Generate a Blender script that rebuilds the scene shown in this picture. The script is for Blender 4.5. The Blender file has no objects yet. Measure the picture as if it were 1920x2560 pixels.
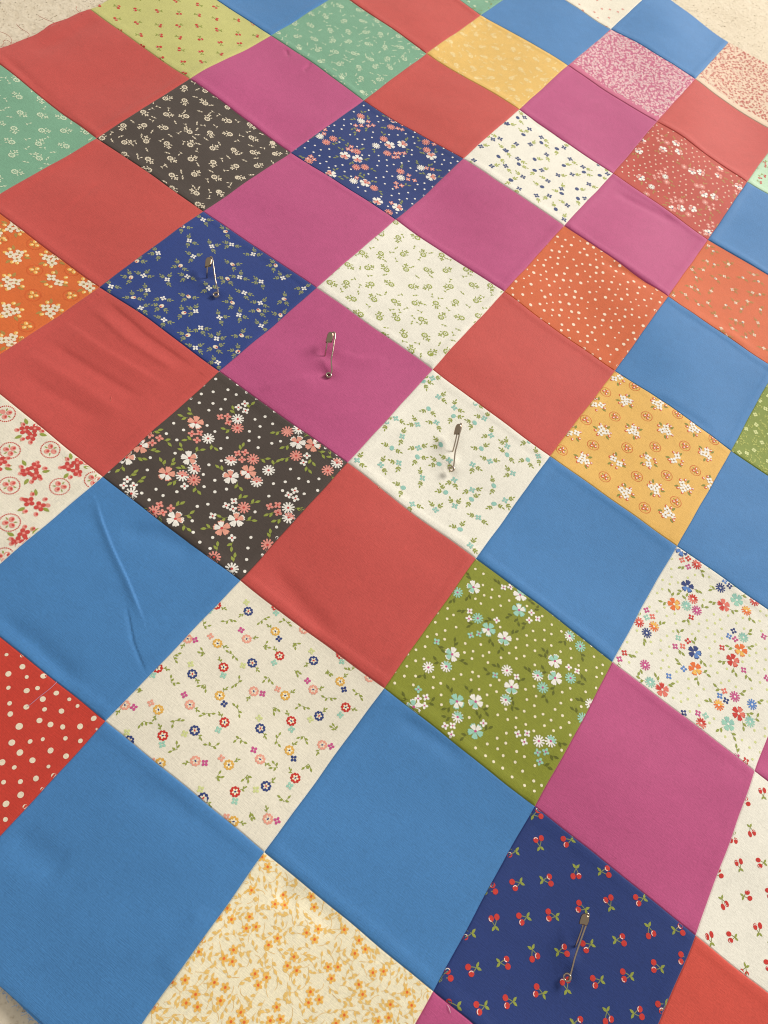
import bpy, math, random
import numpy as np
from mathutils import Matrix, Vector

# ------------------------------------------------------------------ camera
F_PX, IMG_W, IMG_H = 1931.85, 1920.0, 2560.0
CAM = np.array([0.10317724, -0.38778241, 0.4616455])
ROT = np.array([[0.79974702, 0.56077127, 0.21433686],
                [0.58981968, -0.66741403, -0.4546111],
                [-0.11188142, 0.48999397, -0.86451631]])   # rows: image right, image down, forward
scene = bpy.context.scene
cam_data = bpy.data.cameras.new('camera')
cam_data.sensor_fit = 'HORIZONTAL'
cam_data.sensor_width = 36.0
cam_data.lens = F_PX / IMG_W * 36.0
cam_data.clip_start = 0.01
cam_data.clip_end = 50
cam = bpy.data.objects.new('camera', cam_data)
scene.collection.objects.link(cam)
m = Matrix.Identity(4)
for r in range(3):
    m[r][0] = ROT[0][r]
    m[r][1] = -ROT[1][r]
    m[r][2] = -ROT[2][r]
    m[r][3] = CAM[r]
cam.matrix_world = m
scene.camera = cam

# ------------------------------------------------------------------ light: a window beyond the far edge, soft room light
world = bpy.data.worlds.new('World')
scene.world = world
world.use_nodes = True
bg = world.node_tree.nodes['Background']
bg.inputs[0].default_value = (1.0, 0.95, 0.88, 1)
bg.inputs[1].default_value = 0.50


def window_light(loc, target, size, size_y, watts, colour):
    d = bpy.data.lights.new('window_light', 'AREA')
    d.shape = 'RECTANGLE'
    d.size, d.size_y = size, size_y
    d.energy = watts
    d.color = colour
    o = bpy.data.objects.new('window_light', d)
    scene.collection.objects.link(o)
    o.location = loc
    o.rotation_euler = (Vector(target) - Vector(loc)).to_track_quat('-Z', 'Y').to_euler()
    return o


window_light((1.15, 3.45, 2.15), (0.05, 0.1, 0.0), 1.5, 1.6, 180, (1.0, 0.955, 0.89))
scene.view_settings.view_transform = 'Standard'
scene.view_settings.look = 'None'
scene.view_settings.gamma = 1.0
scene.view_settings.exposure = 0.0
scene.render.engine = 'CYCLES'
scene.cycles.filter_width = 1.1

# ------------------------------------------------------------------ helpers
MM = 0.001
S = 0.114            # finished side of one square
REG = {c: (x, y) for c, (x, y) in {
    '00': (0, 0), '01': (630, 0), '02': (1260, 0), '10': (0, 630), '11': (630, 630), '12': (1260, 630),
    '20': (0, 1270), '21': (630, 1270), '22': (1260, 1270), '30': (0, 1900), '31': (630, 1900), '32': (1260, 1900)}.items()}
ZS = 1659.0 / 660.0


def px(reg, x, y):
    o = REG[reg]
    return o[0] + x / ZS, o[1] + y / ZS


def unproject(x, y, z=0.0):
    d = ROT.T @ np.array([(x - IMG_W / 2) / F_PX, (y - IMG_H / 2) / F_PX, 1.0])
    return CAM + d * (z - CAM[2]) / d[2]


def srgb(r, g, b):
    f = lambda c: ((c / 255 + 0.055) / 1.055) ** 2.4 if c > 10 else c / 255 / 12.92
    return (f(r), f(g), f(b), 1.0)


def link(name, mesh, parent=None):
    o = bpy.data.objects.new(name, mesh)
    scene.collection.objects.link(o)
    if parent is not None:
        o.parent = parent
    return o


def tag(o, label=None, cat=None, group=None, kind=None):
    if label: o['label'] = label
    if cat: o['category'] = cat
    if group: o['group'] = group
    if kind: o['kind'] = kind
    return o


# ------------------------------------------------------------------ materials
def cotton_group():
    g = bpy.data.node_groups.new('printed_cotton', 'ShaderNodeTree')
    g.interface.new_socket('Color', in_out='INPUT', socket_type='NodeSocketColor')
    g.interface.new_socket('BSDF', in_out='OUTPUT', socket_type='NodeSocketShader')
    n, l = g.nodes, g.links
    gi, go = n.new('NodeGroupInput'), n.new('NodeGroupOutput')
    tc = n.new('ShaderNodeTexCoord')

    def noise(sx, sy, scale, detail):
        mp = n.new('ShaderNodeMapping')
        mp.inputs['Scale'].default_value = (sx, sy, 1)
        l.new(tc.outputs['Object'], mp.inputs['Vector'])
        t = n.new('ShaderNodeTexNoise')
        t.inputs['Scale'].default_value = scale
        t.inputs['Detail'].default_value = detail
        l.new(mp.outputs[0], t.inputs['Vector'])
        return t.outputs['Fac']

    def math_(op, a, b=None, v=None):
        q = n.new('ShaderNodeMath')
        q.operation = op
        l.new(a, q.inputs[0])
        if b is not None: l.new(b, q.inputs[1])
        if v is not None: q.inputs[1].default_value = v
        return q.outputs[0]
    warp = noise(140, 2200, 1.0, 1.0)       # threads running one way
    weft = noise(2200, 140, 1.0, 1.0)       # threads running the other
    mott = noise(1, 1, 90, 3.0)            # uneven dye
    fuzz = noise(1, 1, 900, 2.0)
    thread = math_('ADD', warp, weft)
    tr = n.new('ShaderNodeMapRange')
    tr.inputs['From Min'].default_value = 0.6
    tr.inputs['From Max'].default_value = 1.4
    tr.inputs['To Min'].default_value = 0.935
    tr.inputs['To Max'].default_value = 1.065
    l.new(thread, tr.inputs['Value'])
    mr = n.new('ShaderNodeMapRange')
    mr.inputs['From Min'].default_value = 0.3
    mr.inputs['From Max'].default_value = 0.7
    mr.inputs['To Min'].default_value = 0.972
    mr.inputs['To Max'].default_value = 1.028
    l.new(mott, mr.inputs['Value'])
    fr = n.new('ShaderNodeMapRange')
    fr.inputs['From Min'].default_value = 0.3
    fr.inputs['From Max'].default_value = 0.7
    fr.inputs['To Min'].default_value = 0.94
    fr.inputs['To Max'].default_value = 1.06
    l.new(fuzz, fr.inputs['Value'])
    k = math_('MULTIPLY', math_('MULTIPLY', tr.outputs[0], mr.outputs[0]), fr.outputs[0])
    fleck = n.new('ShaderNodeMapRange')
    fleck.inputs['From Min'].default_value = 0.70
    fleck.inputs['From Max'].default_value = 0.78
    l.new(noise(1, 1, 420, 0.0), fleck.inputs['Value'])
    slub = n.new('ShaderNodeMapRange')
    slub.inputs['From Min'].default_value = 0.74
    slub.inputs['From Max'].default_value = 0.82
    l.new(noise(160, 1300, 1.0, 0.0), slub.inputs['Value'])
    fl = math_('MULTIPLY', math_('SUBTRACT', slub.outputs[0], fleck.outputs[0]), v=0.05)
    k = math_('ADD', k, fl)
    vm = n.new('ShaderNodeVectorMath')
    vm.operation = 'SCALE'
    l.new(gi.outputs['Color'], vm.inputs[0])
    l.new(k, vm.inputs['Scale'])
    bs = n.new('ShaderNodeBsdfPrincipled')
    l.new(vm.outputs[0], bs.inputs['Base Color'])
    bs.inputs['Roughness'].default_value = 0.7
    bs.inputs['Specular IOR Level'].default_value = 0.3
    bs.inputs['Sheen Weight'].default_value = 0.22
    bs.inputs['Sheen Roughness'].default_value = 0.45
    bs.inputs['Sheen Tint'].default_value = (1, 0.96, 0.9, 1)
    bu = n.new('ShaderNodeBump')
    bu.inputs['Strength'].default_value = 0.35
    bu.inputs['Distance'].default_value = 0.00035
    l.new(math_('ADD', thread, fuzz), bu.inputs['Height'])
    bu2 = n.new('ShaderNodeBump')
    bu2.inputs['Strength'].default_value = 0.12
    bu2.inputs['Distance'].default_value = 0.0012
    l.new(noise(1, 1, 60, 3.0), bu2.inputs['Height'])
    l.new(bu.outputs[0], bu2.inputs['Normal'])
    l.new(bu2.outputs[0], bs.inputs['Normal'])
    l.new(bs.outputs[0], go.inputs[0])
    return g


COTTON = cotton_group()
PAL = {
    # plain cottons
    'blue': (70, 129, 187), 'coral': (199, 80, 74), 'pink': (189, 82, 131), 'tomato': (213, 82, 68),
    # grounds
    'cream': (236, 229, 210), 'ivory': (240, 236, 222), 'navy': (36, 58, 120), 'royal': (40, 64, 132), 'brown': (76, 66, 60),
    'olive': (140, 146, 46), 'gold': (232, 184, 96), 'yellow': (232, 190, 104), 'orange': (218, 108, 50), 'orange2': (213, 102, 56),
    'red': (200, 62, 48), 'brick': (192, 76, 62), 'mint': (122, 172, 142), 'lime': (200, 198, 122), 'magenta': (204, 104, 138),
    'blush': (230, 206, 180), 'pale_mint': (190, 222, 190), 'leaf_green': (132, 148, 60), 'butter': (246, 236, 204),
    # print inks
    'white': (244, 240, 230), 'pale': (236, 222, 196), 'rose': (232, 152, 138), 'peach': (236, 164, 142), 'scarlet': (204, 50, 42),
    'crimson': (206, 72, 66), 'ink_green': (150, 160, 70), 'sage': (134, 142, 92), 'moss': (136, 138, 60), 'dark_green': (98, 104, 28),
    'teal': (150, 200, 186), 'aqua': (160, 210, 188), 'ink_navy': (46, 64, 124), 'ink_blue': (92, 136, 204), 'ink_pink': (204, 84, 142),
    'ink_orange': (236, 116, 52), 'ink_red': (206, 58, 50), 'ink_coral': (232, 120, 104), 'ink_yellow': (244, 190, 92), 'mustard': (228, 176, 80),
    'pale_lime': (214, 220, 150), 'tan': (176, 138, 70), 'amber': (240, 178, 88), 'rust': (216, 96, 44), 'apricot': (244, 178, 120),
    'ghost': (214, 206, 178), 'lemon_white': (246, 226, 170), 'pink_ink': (242, 208, 208), 'ink_coral2': (200, 96, 84), 'grey_navy': (62, 78, 124), 'pale_sage': (148, 154, 108), 'honey': (238, 198, 116), 'fresh_green': (160, 170, 78), 'pale_peach': (250, 228, 202), 'mint_white': (206, 222, 190), 'green2': (176, 184, 92),
}
_mats = {}


def ink(name):
    if name not in _mats:
        mt = bpy.data.materials.new('cotton_' + name)
        mt.use_nodes = True
        nt = mt.node_tree
        nt.nodes.clear()
        out = nt.nodes.new('ShaderNodeOutputMaterial')
        g = nt.nodes.new('ShaderNodeGroup')
        g.node_tree = COTTON
        g.inputs['Color'].default_value = srgb(*PAL[name])
        nt.links.new(g.outputs[0], out.inputs[0])
        _mats[name] = mt
    return _mats[name]


def simple_mat(name, colour, rough=0.6, metal=0.0, spec=0.5):
    mt = bpy.data.materials.new(name)
    mt.use_nodes = True
    b = mt.node_tree.nodes['Principled BSDF']
    b.inputs['Base Color'].default_value = colour
    b.inputs['Roughness'].default_value = rough
    b.inputs['Metallic'].default_value = metal
    b.inputs['Specular IOR Level'].default_value = spec
    return mt


# ------------------------------------------------------------------ the lattice of seams (photo corners laid on the floor plane)
SEEN = {(-3, 0): (240.7, 340.2), (-2, 0): (508.4, 525.9), (-1, 0): (791.1, 722.7), (0, 0): (1080.3, 925.2), (1, 0): (1376.2, 1137.6), (2, 0): (1691.6, 1365.5),
        (-3, -1): (473.4, 203.7), (-2, -1): (727.5, 375.2), (-1, -1): (990, 545.8), (0, -1): (1259.8, 730.7), (1, -1): (1541.7, 921.6), (2, -1): (1828.1, 1127.3),
        (-3, -2): (677, 88.3), (-2, -2): (910.5, 245.9), (-1, -2): (1157.1, 399), (0, -2): (1408, 566.9), (1, -2): (1667.8, 743.4),
        (-2, -3): (1065.6, 134.5), (-1, -3): (1297.8, 273.7), (0, -3): (1534.5, 429.7), (1, -3): (1776, 591.6),
        (-2, -4): (1202.9, 35), (-1, -4): (1417.9, 167.1), (0, -4): (1640.7, 305.5), (1, -4): (1869.9, 451.5),
        (-1, -5): (1525.8, 73.6), (0, -5): (1735.4, 202.1), (0, -6): (1824.9, 99.5), (-4, -1): (222.8, 25.9), (-1, -6): (1636, -22), (-4, 0): (-36, 135),
        (-2, 1): (247.5, 713.5), (-1, 1): (548.2, 926.4), (0, 1): (867.5, 1161.1), (1, 1): (1189.8, 1396.5), (2, 1): (1531.7, 1654.7), (3, 1): (1889.8, 1927.5),
        (-1, 2): (255.8, 1189), (0, 2): (600.7, 1449), (1, 2): (961, 1718.8), (2, 2): (1336.8, 2015.4), (3, 2): (1734.6, 2339.6),
        (0, 3): (263.8, 1803), (1, 3): (661, 2130), (2, 3): (1083.5, 2478), (0, 4): (-195, 2303), (1, 4): (259, 2693)}
I0, I1, J0, J1 = -4, 5, -6, 4
SEEN_D = {k: unproject(*v)[:2] - np.array([k[0] * S, -k[1] * S]) for k, v in SEEN.items()}


def corner(i, j):
    base = np.array([i * S, -j * S])
    if (i, j) in SEEN_D:
        return base + SEEN_D[(i, j)]
    w, a = 0.0, np.zeros(2)
    for k, d in SEEN_D.items():
        if k[0] == I0 or k[1] in (J0, J1):
            continue
        q = 1.0 / ((k[0] - i) ** 2 + (k[1] - j) ** 2) ** 2
        w += q
        a += d * q
    d = a / w
    if i == I0: d = d + np.array([-0.005, 0])
    if j == J0: d = d + np.array([0, 0.005])
    if j == J1: d = d + np.array([0, -0.005])
    return base + d


LAT = {(i, j): corner(i, j) for i in range(I0, I1 + 1) for j in range(J0, J1 + 1)}

rs = np.random.RandomState(11)
WAVES = []
for lam, amp, n in ((0.36, 1.2, 5), (0.17, 0.62, 7), (0.085, 0.20, 9), (0.045, 0.055, 10)):
    for _ in range(n):
        a = rs.uniform(0, 2 * math.pi)
        L_ = lam * rs.uniform(0.75, 1.3)
        WAVES.append((math.cos(a) * 2 * math.pi / L_, math.sin(a) * 2 * math.pi / L_, rs.uniform(0, 6.28), amp * rs.uniform(0.5, 1.1) * MM))


def P2(reg, *pts):
    return np.array([unproject(*px(reg, x, y))[:2] for x, y in pts])


# creases and soft rolls: (polyline, height in mm, half-width in mm on one side, on the other)
RIDGES = [
    (P2('20', (596, -70), (640, 80), (700, 240), (792, 440), (905, 720)), 1.1, .8, 2.8),
    (P2('20', (790, 600), (838, 840), (920, 1045)), -0.5, .8, 1.6),
    (P2('20', (745, 130), (1000, 150), (1260, 290)), -1.3, 6, 8),
    (P2('20', (-40, 690), (220, 860), (520, 1150)), -1.6, 7, 6),
    # fanned pleats in the coral square
    (P2('10', (640, 290), (900, 520), (1230, 740)), -0.85, 2.4, 7),
    (P2('10', (560, 330), (800, 560), (1130, 760)), 0.7, 5, 3),
    (P2('10', (370, 420), (640, 620), (1060, 860)), 0.65, 3, 7),
    (P2('10', (300, 560), (560, 730), (900, 930)), -0.85, 3.5, 6),
    (P2('10', (130, 620), (420, 800), (800, 1040)), 0.8, 5, 6),
    (P2('10', (120, 760), (340, 900), (640, 1060)), -0.6, 4, 6),
    # soft hollows
    (P2('21', (110, 360), (300, 570), (520, 800)), -1.1, 6, 7),
    (P2('21', (900, 1290), (1100, 1420), (1350, 1590)), -0.9, 4, 6),
    (P2('02', (690, 1190), (900, 1300), (1120, 1400)), -1.1, 5, 6),
    (P2('12', (600, 60), (780, 140), (960, 240)), -1.2, 5, 6),
    (P2('30', (60, 470), (260, 600), (420, 720)), -1.3, 8, 9),
    (P2('30', (760, 130), (1050, 260), (1400, 440)), -0.7, 7, 9),
    (P2('30', (1000, 1380), (1200, 1080), (1290, 900)), 0.8, 5, 8),
    (P2('31', (110, 740), (330, 900), (560, 1080)), -1.0, 7, 6),
    (P2('11', (40, 880), (220, 820), (400, 800)), .8, 4, 7),
    (P2('11', (520, 640), (700, 690), (860, 690)), .6, 4, 7),
    (P2('00', (0, 345), (250, 570), (520, 790)), -1.2, 5, 6),
    (P2('00', (180, 330), (420, 240), (600, 130)), -0.6, 6, 8),
    (P2('01', (215, 310), (230, 360)), -0.7, 1.5, 2),
    (P2('01', (320, 450), (370, 395)), -0.7, 1.5, 2),
    (P2('12', (1090, 330), (1350, 480), (1600, 640)), 0.9, 6, 5),
    (P2('12', (900, 880), (1150, 1030), (1330, 1150)), -0.9, 5, 7),
    (P2('11', (1140, 1150), (1260, 1240), (1330, 1250)), 0.7, 4, 5),
    (P2('20', (930, 1340), (1160, 1330), (1300, 1390)), 0.5, 5, 5),
    (P2('00', (400, 1330), (640, 1130)), -0.3, 2, 3),
    (P2('31', (160, 820), (260, 920)), -0.8, 4, 4),
    (P2('02', (150, 740), (300, 830), (420, 900)), -0.9, 5, 6),
]
DIMPLES = [(unproject(x, y)[:2], a, s) for x, y, a, s in (
    (517, 692, -1.3, 5), (541, 741, -1.0, 5), (812, 888, -1.6, 6), (820, 942, -1.3, 6), (1134, 1122, -1.3, 6), (1128, 1178, -1.2, 5),
    (1441, 2360, -1.0, 5), (1420, 2449, -0.9, 5), (815, 915, 1.3, 6), (1131, 1150, 1.3, 5), (529, 716, 1.0, 5), (1430, 2404, 0.9, 5))]


def seg_ridge(XY, pts, amp, wl, wr):
    best = np.full(len(XY), 1e9)
    side = np.zeros(len(XY))
    u = np.zeros(len(XY))
    lens = [np.linalg.norm(pts[k + 1] - pts[k]) for k in range(len(pts) - 1)]
    tot, acc = sum(lens), 0.0
    for k in range(len(pts) - 1):
        a, b = pts[k], pts[k + 1]
        d = b - a
        t = np.clip(((XY - a) @ d) / (d @ d), 0, 1)
        q = XY - (a + t[:, None] * d)
        dist = np.hypot(q[:, 0], q[:, 1])
        sd = np.sign(d[0] * q[:, 1] - d[1] * q[:, 0])
        mk = dist < best
        best[mk] = dist[mk]
        side[mk] = sd[mk]
        u[mk] = (acc + t[mk] * lens[k]) / tot
        acc += lens[k]
    w = np.where(side > 0, wl, wr) * MM
    taper = np.clip(np.sin(np.clip(u, 0.02, 0.98) * math.pi) * 1.7, 0, 1)
    return amp * MM * taper * np.exp(-(best / w) ** 2)


def ground(XY):
    h = np.zeros(len(XY))
    for kx, ky, ph, a in WAVES:
        h += a * np.sin(kx * XY[:, 0] + ky * XY[:, 1] + ph)
    for pts, amp, wl, wr in RIDGES:
        lo, hi = pts.min(0) - 0.03, pts.max(0) + 0.03
        mk = (XY[:, 0] > lo[0]) & (XY[:, 0] < hi[0]) & (XY[:, 1] > lo[1]) & (XY[:, 1] < hi[1])
        if mk.any():
            h[mk] += seg_ridge(XY[mk], pts, amp, wl, wr)
    for c, a, s in DIMPLES:
        d2 = ((XY - c) ** 2).sum(1)
        h += a * MM * np.exp(-d2 / (s * MM) ** 2)
    return h


def wobble(XY):
    x, y = XY[:, 0], XY[:, 1]
    return np.stack([0.14 * np.sin(61 * x + 83 * y + 1) + 0.1 * np.sin(170 * y - 40 * x), 0.14 * np.sin(71 * x - 57 * y + 2) + 0.1 * np.sin(160 * x + 30 * y + 3)], 1) * MM


def hash_key(k):
    return (1 if k[0] == 'h' else 2) * 100003 + k[1] * 613 + k[2] * 7919


class Patch:
    def __init__(self, i, j, solid):
        self.i, self.j = i, j
        self.c = [LAT[(i, j)], LAT[(i + 1, j)], LAT[(i + 1, j + 1)], LAT[(i, j + 1)]]
        r = random.Random(i * 131 + j * 17 + 5)
        # seam allowance lift along each side (top-right, bottom-right, bottom-left, top-left), in mm
        if solid:
            self.amp = [r.uniform(-0.1, 0.5), r.uniform(0.1, 0.6), r.uniform(0.5, 1.3), r.uniform(0.1, 0.6)]
        else:
            self.amp = [r.uniform(-0.8, -0.1), r.uniform(0.0, 0.5), r.uniform(0.0, 0.6), r.uniform(0.0, 0.5)]
        self.wid = [r.uniform(5, 9) for _ in range(4)]
        # the pressed seam allowance lies under one of the two squares at each seam
        self.allow = []
        for key, me_side in ((('h', i, j), 1), (('v', i + 1, j), 0), (('h', i, j + 1), 0), (('v', i, j), 1)):
            q = random.Random(hash_key(key))
            side, a = q.randint(0, 1), q.uniform(.28, .62)
            self.allow.append(a if side == me_side else 0.0)
        self.ph = [r.uniform(0, 6.28) for _ in range(4)]

    def st2xy(self, st):
        s, t = st[:, :1], st[:, 1:]
        a, b, c, d = self.c
        return a * (1 - s) * (1 - t) + b * s * (1 - t) + c * s * t + d * (1 - s) * t

    def xy2st(self, XY):
        a, b, c, d = self.c
        st = np.full((len(XY), 2), 0.5)
        for _ in range(5):
            s, t = st[:, :1], st[:, 1:]
            e = self.st2xy(st) - XY
            js = (b - a) * (1 - t) + (c - d) * t
            jt = (d - a) * (1 - s) + (c - b) * s
            det = js[:, 0] * jt[:, 1] - js[:, 1] * jt[:, 0]
            st = st - np.stack([(e[:, 0] * jt[:, 1] - e[:, 1] * jt[:, 0]) / det, (js[:, 0] * e[:, 1] - js[:, 1] * e[:, 0]) / det], 1)
        return st

    def height(self, XY):
        st = np.clip(self.xy2st(XY), 0, 1)
        L = S * 1000
        d = [st[:, 1] * L, (1 - st[:, 0]) * L, (1 - st[:, 1]) * L, st[:, 0] * L]
        h = ground(XY)
        for e in range(4):
            w = self.wid[e]
            prof = (1 - np.exp(-d[e] / 2.6)) * np.exp(-(d[e] / (w * 1.3)) ** 2)
            adj = np.minimum(d[(e + 1) % 4], d[(e + 3) % 4])
            run = st[:, e % 2]
            pucker = 1 + .3 * np.sin(run * 8 + self.ph[e]) + .12 * np.sin(run * 23 + 2 * self.ph[e])
            h += self.amp[e] * MM * .48 * prof * pucker * (1 - np.exp(-adj / 5.0))
            if self.allow[e]:
                edge = 6.4 + .5 * np.sin(run * 9 + self.ph[e])
                h += self.allow[e] * MM * (1 - np.exp(-d[e] / .8)) / (1 + np.exp(np.clip((d[e] - edge) / .8, -30, 30))) * (1 - np.exp(-adj / 2.0))
        dm = np.minimum(np.minimum(d[0], d[1]), np.minimum(d[2], d[3]))
        h -= 0.42 * MM * np.exp(-(dm / 0.36) ** 2)
        return h

    def surface(self, XY, lift):
        e = 0.00015
        h = self.height(XY)
        hx = (self.height(XY + [e, 0]) - self.height(XY - [e, 0])) / (2 * e)
        hy = (self.height(XY + [0, e]) - self.height(XY - [0, e])) / (2 * e)
        n = np.stack([-hx, -hy, np.ones(len(h))], 1)
        n /= np.linalg.norm(n, axis=1)[:, None]
        P = XY + wobble(XY)
        return np.column_stack([P, h + lift]), n


# ------------------------------------------------------------------ print kit: flat motifs cut into the square's own mesh
class Print:
    """Collects printed shapes as polygons on the floor plane: (points, colour, layer)."""

    def __init__(self, patch, seed):
        self.p = patch
        self.polys = []
        self.r = random.Random(seed)
        self.taken = []

    def poly(self, pts, col, layer=0):
        self.polys.append((np.asarray(pts, float), col, layer))

    def ell(self, c, a, b, ang, col, layer=0, n=10):
        ca, sa = math.cos(ang), math.sin(ang)
        self.poly([(c[0] + (a * math.cos(q) * ca - b * math.sin(q) * sa) * MM, c[1] + (a * math.cos(q) * sa + b * math.sin(q) * ca) * MM)
                   for q in (2 * math.pi * k / n for k in range(n))], col, layer)

    def dot(self, c, r, col, layer=0, n=10):
        self.ell(c, r, r * self.r.uniform(0.9, 1.0), self.r.uniform(0, 3), col, layer, n)

    def leaf(self, base, ang, ln, wd, col, layer=0):
        ca, sa = math.cos(ang), math.sin(ang)
        pr = [(0, 0), (.2, .7), (.45, 1), (.75, .65), (1, 0), (.75, -.65), (.45, -1), (.2, -.7)]
        self.poly([(base[0] + (u * ln * ca - v * wd * .5 * sa) * MM, base[1] + (u * ln * sa + v * wd * .5 * ca) * MM) for u, v in pr], col, layer)

    def stem(self, pts, w, col, layer=0):
        pts = [np.asarray(q, float) for q in pts]
        for a, b in zip(pts, pts[1:]):
            d = b - a
            ln = np.hypot(*d)
            if ln < 1e-7: continue
            nn = np.array([-d[1], d[0]]) / ln * w * .5 * MM
            a2, b2 = a - d / ln * w * .2 * MM, b + d / ln * w * .2 * MM
            self.poly([a2 + nn, a2 - nn, b2 - nn, b2 + nn], col, layer)

    def curve(self, base, ang, ln, bend, n=5):
        out = [np.asarray(base, float)]
        a = ang - bend / 2
        for k in range(n):
            out.append(out[-1] + np.array([math.cos(a), math.sin(a)]) * ln / n * MM)
            a += bend / n
        return out

    def sprig(self, base, ang, ln, leaves, lf, col, bend=None, w=0.35, scol=None):
        """A thin curved stalk, side leaves in turn and one leaf at the tip."""
        bend = self.r.uniform(-1.0, 1.0) if bend is None else bend
        pts = self.curve(base, ang, ln, bend, 6)
        self.stem(pts, w, scol or col, 0)
        sd = self.r.choice([-1, 1])
        for k in range(leaves - 1):
            q = min(5, max(1, int(round(6 * (k + .8) / leaves))))
            d = pts[q + 1] - pts[q]
            self.leaf(pts[q], math.atan2(d[1], d[0]) + sd * .85, lf * .95, lf * .5, col, 1)
            sd = -sd
        d = pts[-1] - pts[-2]
        self.leaf(pts[-1], math.atan2(d[1], d[0]), lf, lf * .5, col, 1)

    def branch(self, base, ang, ln, lf, col, w=.28):
        """A vine tip: stalk with two opposite leaf pairs and a leaf at the end."""
        pts = self.curve(base, ang, ln, self.r.uniform(-1.1, 1.1), 6)
        self.stem(pts, w, col, 0)
        for q in (2, 4):
            d = pts[q + 1] - pts[q]
            a = math.atan2(d[1], d[0])
            for sg in (.95, -.95):
                self.leaf(pts[q], a + sg, lf * self.r.uniform(.8, 1), lf * .46, col, 1)
        d = pts[-1] - pts[-2]
        self.leaf(pts[-1], math.atan2(d[1], d[0]), lf, lf * .46, col, 1)

    def big(self, c, r, ca, cb, cc, rot=None):
        """Five scalloped petals in two tones round a dark eye."""
        rot = self.r.uniform(0, 6.28) if rot is None else rot
        for k in range(5):
            a = rot + k * 2 * math.pi / 5
            two = k in (1, 2)
            pts = [(c[0], c[1])]
            for q, rr in ((-.6, .42), (-.5, .8), (-.36, .97), (-.18, .89), (0, 1.0), (.18, .89), (.36, .97), (.5, .8), (.6, .42)):
                pts.append((c[0] + r * rr * math.cos(a + q * .95) * MM, c[1] + r * rr * math.sin(a + q * .95) * MM))
            self.poly(pts, ca, 2)
            if two:
                pts = [(c[0] + (q[0] - c[0]) * .86, c[1] + (q[1] - c[1]) * .86) for q in pts]
                self.poly(pts, cb, 3)
        self.dot(c, r * .17, cc, 4, 8)

    def daisy(self, c, r, col, cc, alt=None):
        n = 11
        pts = []
        rot = self.r.uniform(0, 1)
        for k in range(n):
            for q, rr in ((-.27, .93), (0, 1), (.27, .93), (.38, .5), (.62, .5)):
                a = rot + (k + q) * 2 * math.pi / n
                pts.append((c[0] + r * rr * math.cos(a) * MM, c[1] + r * rr * math.sin(a) * MM))
        self.poly(pts, col, 2)
        if alt:
            for k in range(n // 2):
                a = rot + k * 2 * math.pi / n
                self.leaf((c[0] + r * .2 * math.cos(a) * MM, c[1] + r * .2 * math.sin(a) * MM), a, r * .76, r * .4, alt, 3)
        self.dot(c, r * .2, cc, 4, 8)

    def four(self, c, r, col, cc, n=4, rot=None, slim=.52, layer=2):
        rot = self.r.uniform(0, 1.5) if rot is None else rot
        for k in range(n):
            a = rot + k * 2 * math.pi / n
            self.ell((c[0] + r * .6 * math.cos(a) * MM, c[1] + r * .6 * math.sin(a) * MM), r * .46, r * slim * .72, a, col, layer, 8)
        if cc: self.dot(c, r * .27, cc, layer + 1, 7)

    def ring(self, c, r, col, inner, core, core2=None):
        n = 9
        rot = self.r.uniform(0, 1)
        pts = []
        for k in range(n):
            for q, rr in ((-.3, .95), (0, 1), (.3, .95), (.5, .8)):
                a = rot + (k + q) * 2 * math.pi / n
                pts.append((c[0] + r * rr * math.cos(a) * MM, c[1] + r * rr * .95 * math.sin(a) * MM))
        self.poly(pts, col, 2)
        self.four(c, r * .58, inner, None, 5, slim=.42, layer=3)
        self.dot(c, r * .3, inner, 3, 8)
        self.ell(c, r * .24, r * .14, self.r.uniform(0, 3), core, 4, 8)

    # -- authoring from the photograph: region crop coordinates to floor points
    def at(self, reg, x, y):
        return unproject(*px(reg, x, y))[:2]

    def each(self, reg, text):
        for tok in text.split():
            q = tok.split(',')
            c = self.at(reg, float(q[0]), float(q[1]))
            yield c, (q[2] if len(q) > 2 else '')

    def inside(self, c, pad=0.0):
        st = self.p.xy2st(np.array([c]))[0]
        return pad <= st[0] <= 1 - pad and pad <= st[1] <= 1 - pad

    def free(self, c, rad):
        return all((c[0] - q[0]) ** 2 + (c[1] - q[1]) ** 2 > ((rad + q[2]) * MM) ** 2 for q in self.taken)

    def take(self, c, rad):
        self.taken.append((c[0], c[1], rad))

    def scatter(self, gap, jitter=.25, rad=1.0):
        """Staggered grid over the square, skipping ground that is already printed."""
        n = int(S / (gap * MM)) + 2
        a = self.p.c[0]
        for u in range(-1, n):
            for v in range(-1, n):
                st = np.array([[(u + .5 * (v % 2) + self.r.uniform(-jitter, jitter)) * gap * MM / S, (v + self.r.uniform(-jitter, jitter)) * gap * .9 * MM / S]])
                if not (-.03 < st[0, 0] < 1.03 and -.03 < st[0, 1] < 1.03): continue
                c = self.p.st2xy(st)[0]
                if self.free(c, rad): yield c

    def fill(self, tries, rad):
        for _ in range(tries):
            c = self.p.st2xy(np.array([[self.r.uniform(-.02, 1.02), self.r.uniform(-.02, 1.02)]]))[0]
            if self.free(c, rad):
                self.take(c, rad)
                yield c


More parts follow.
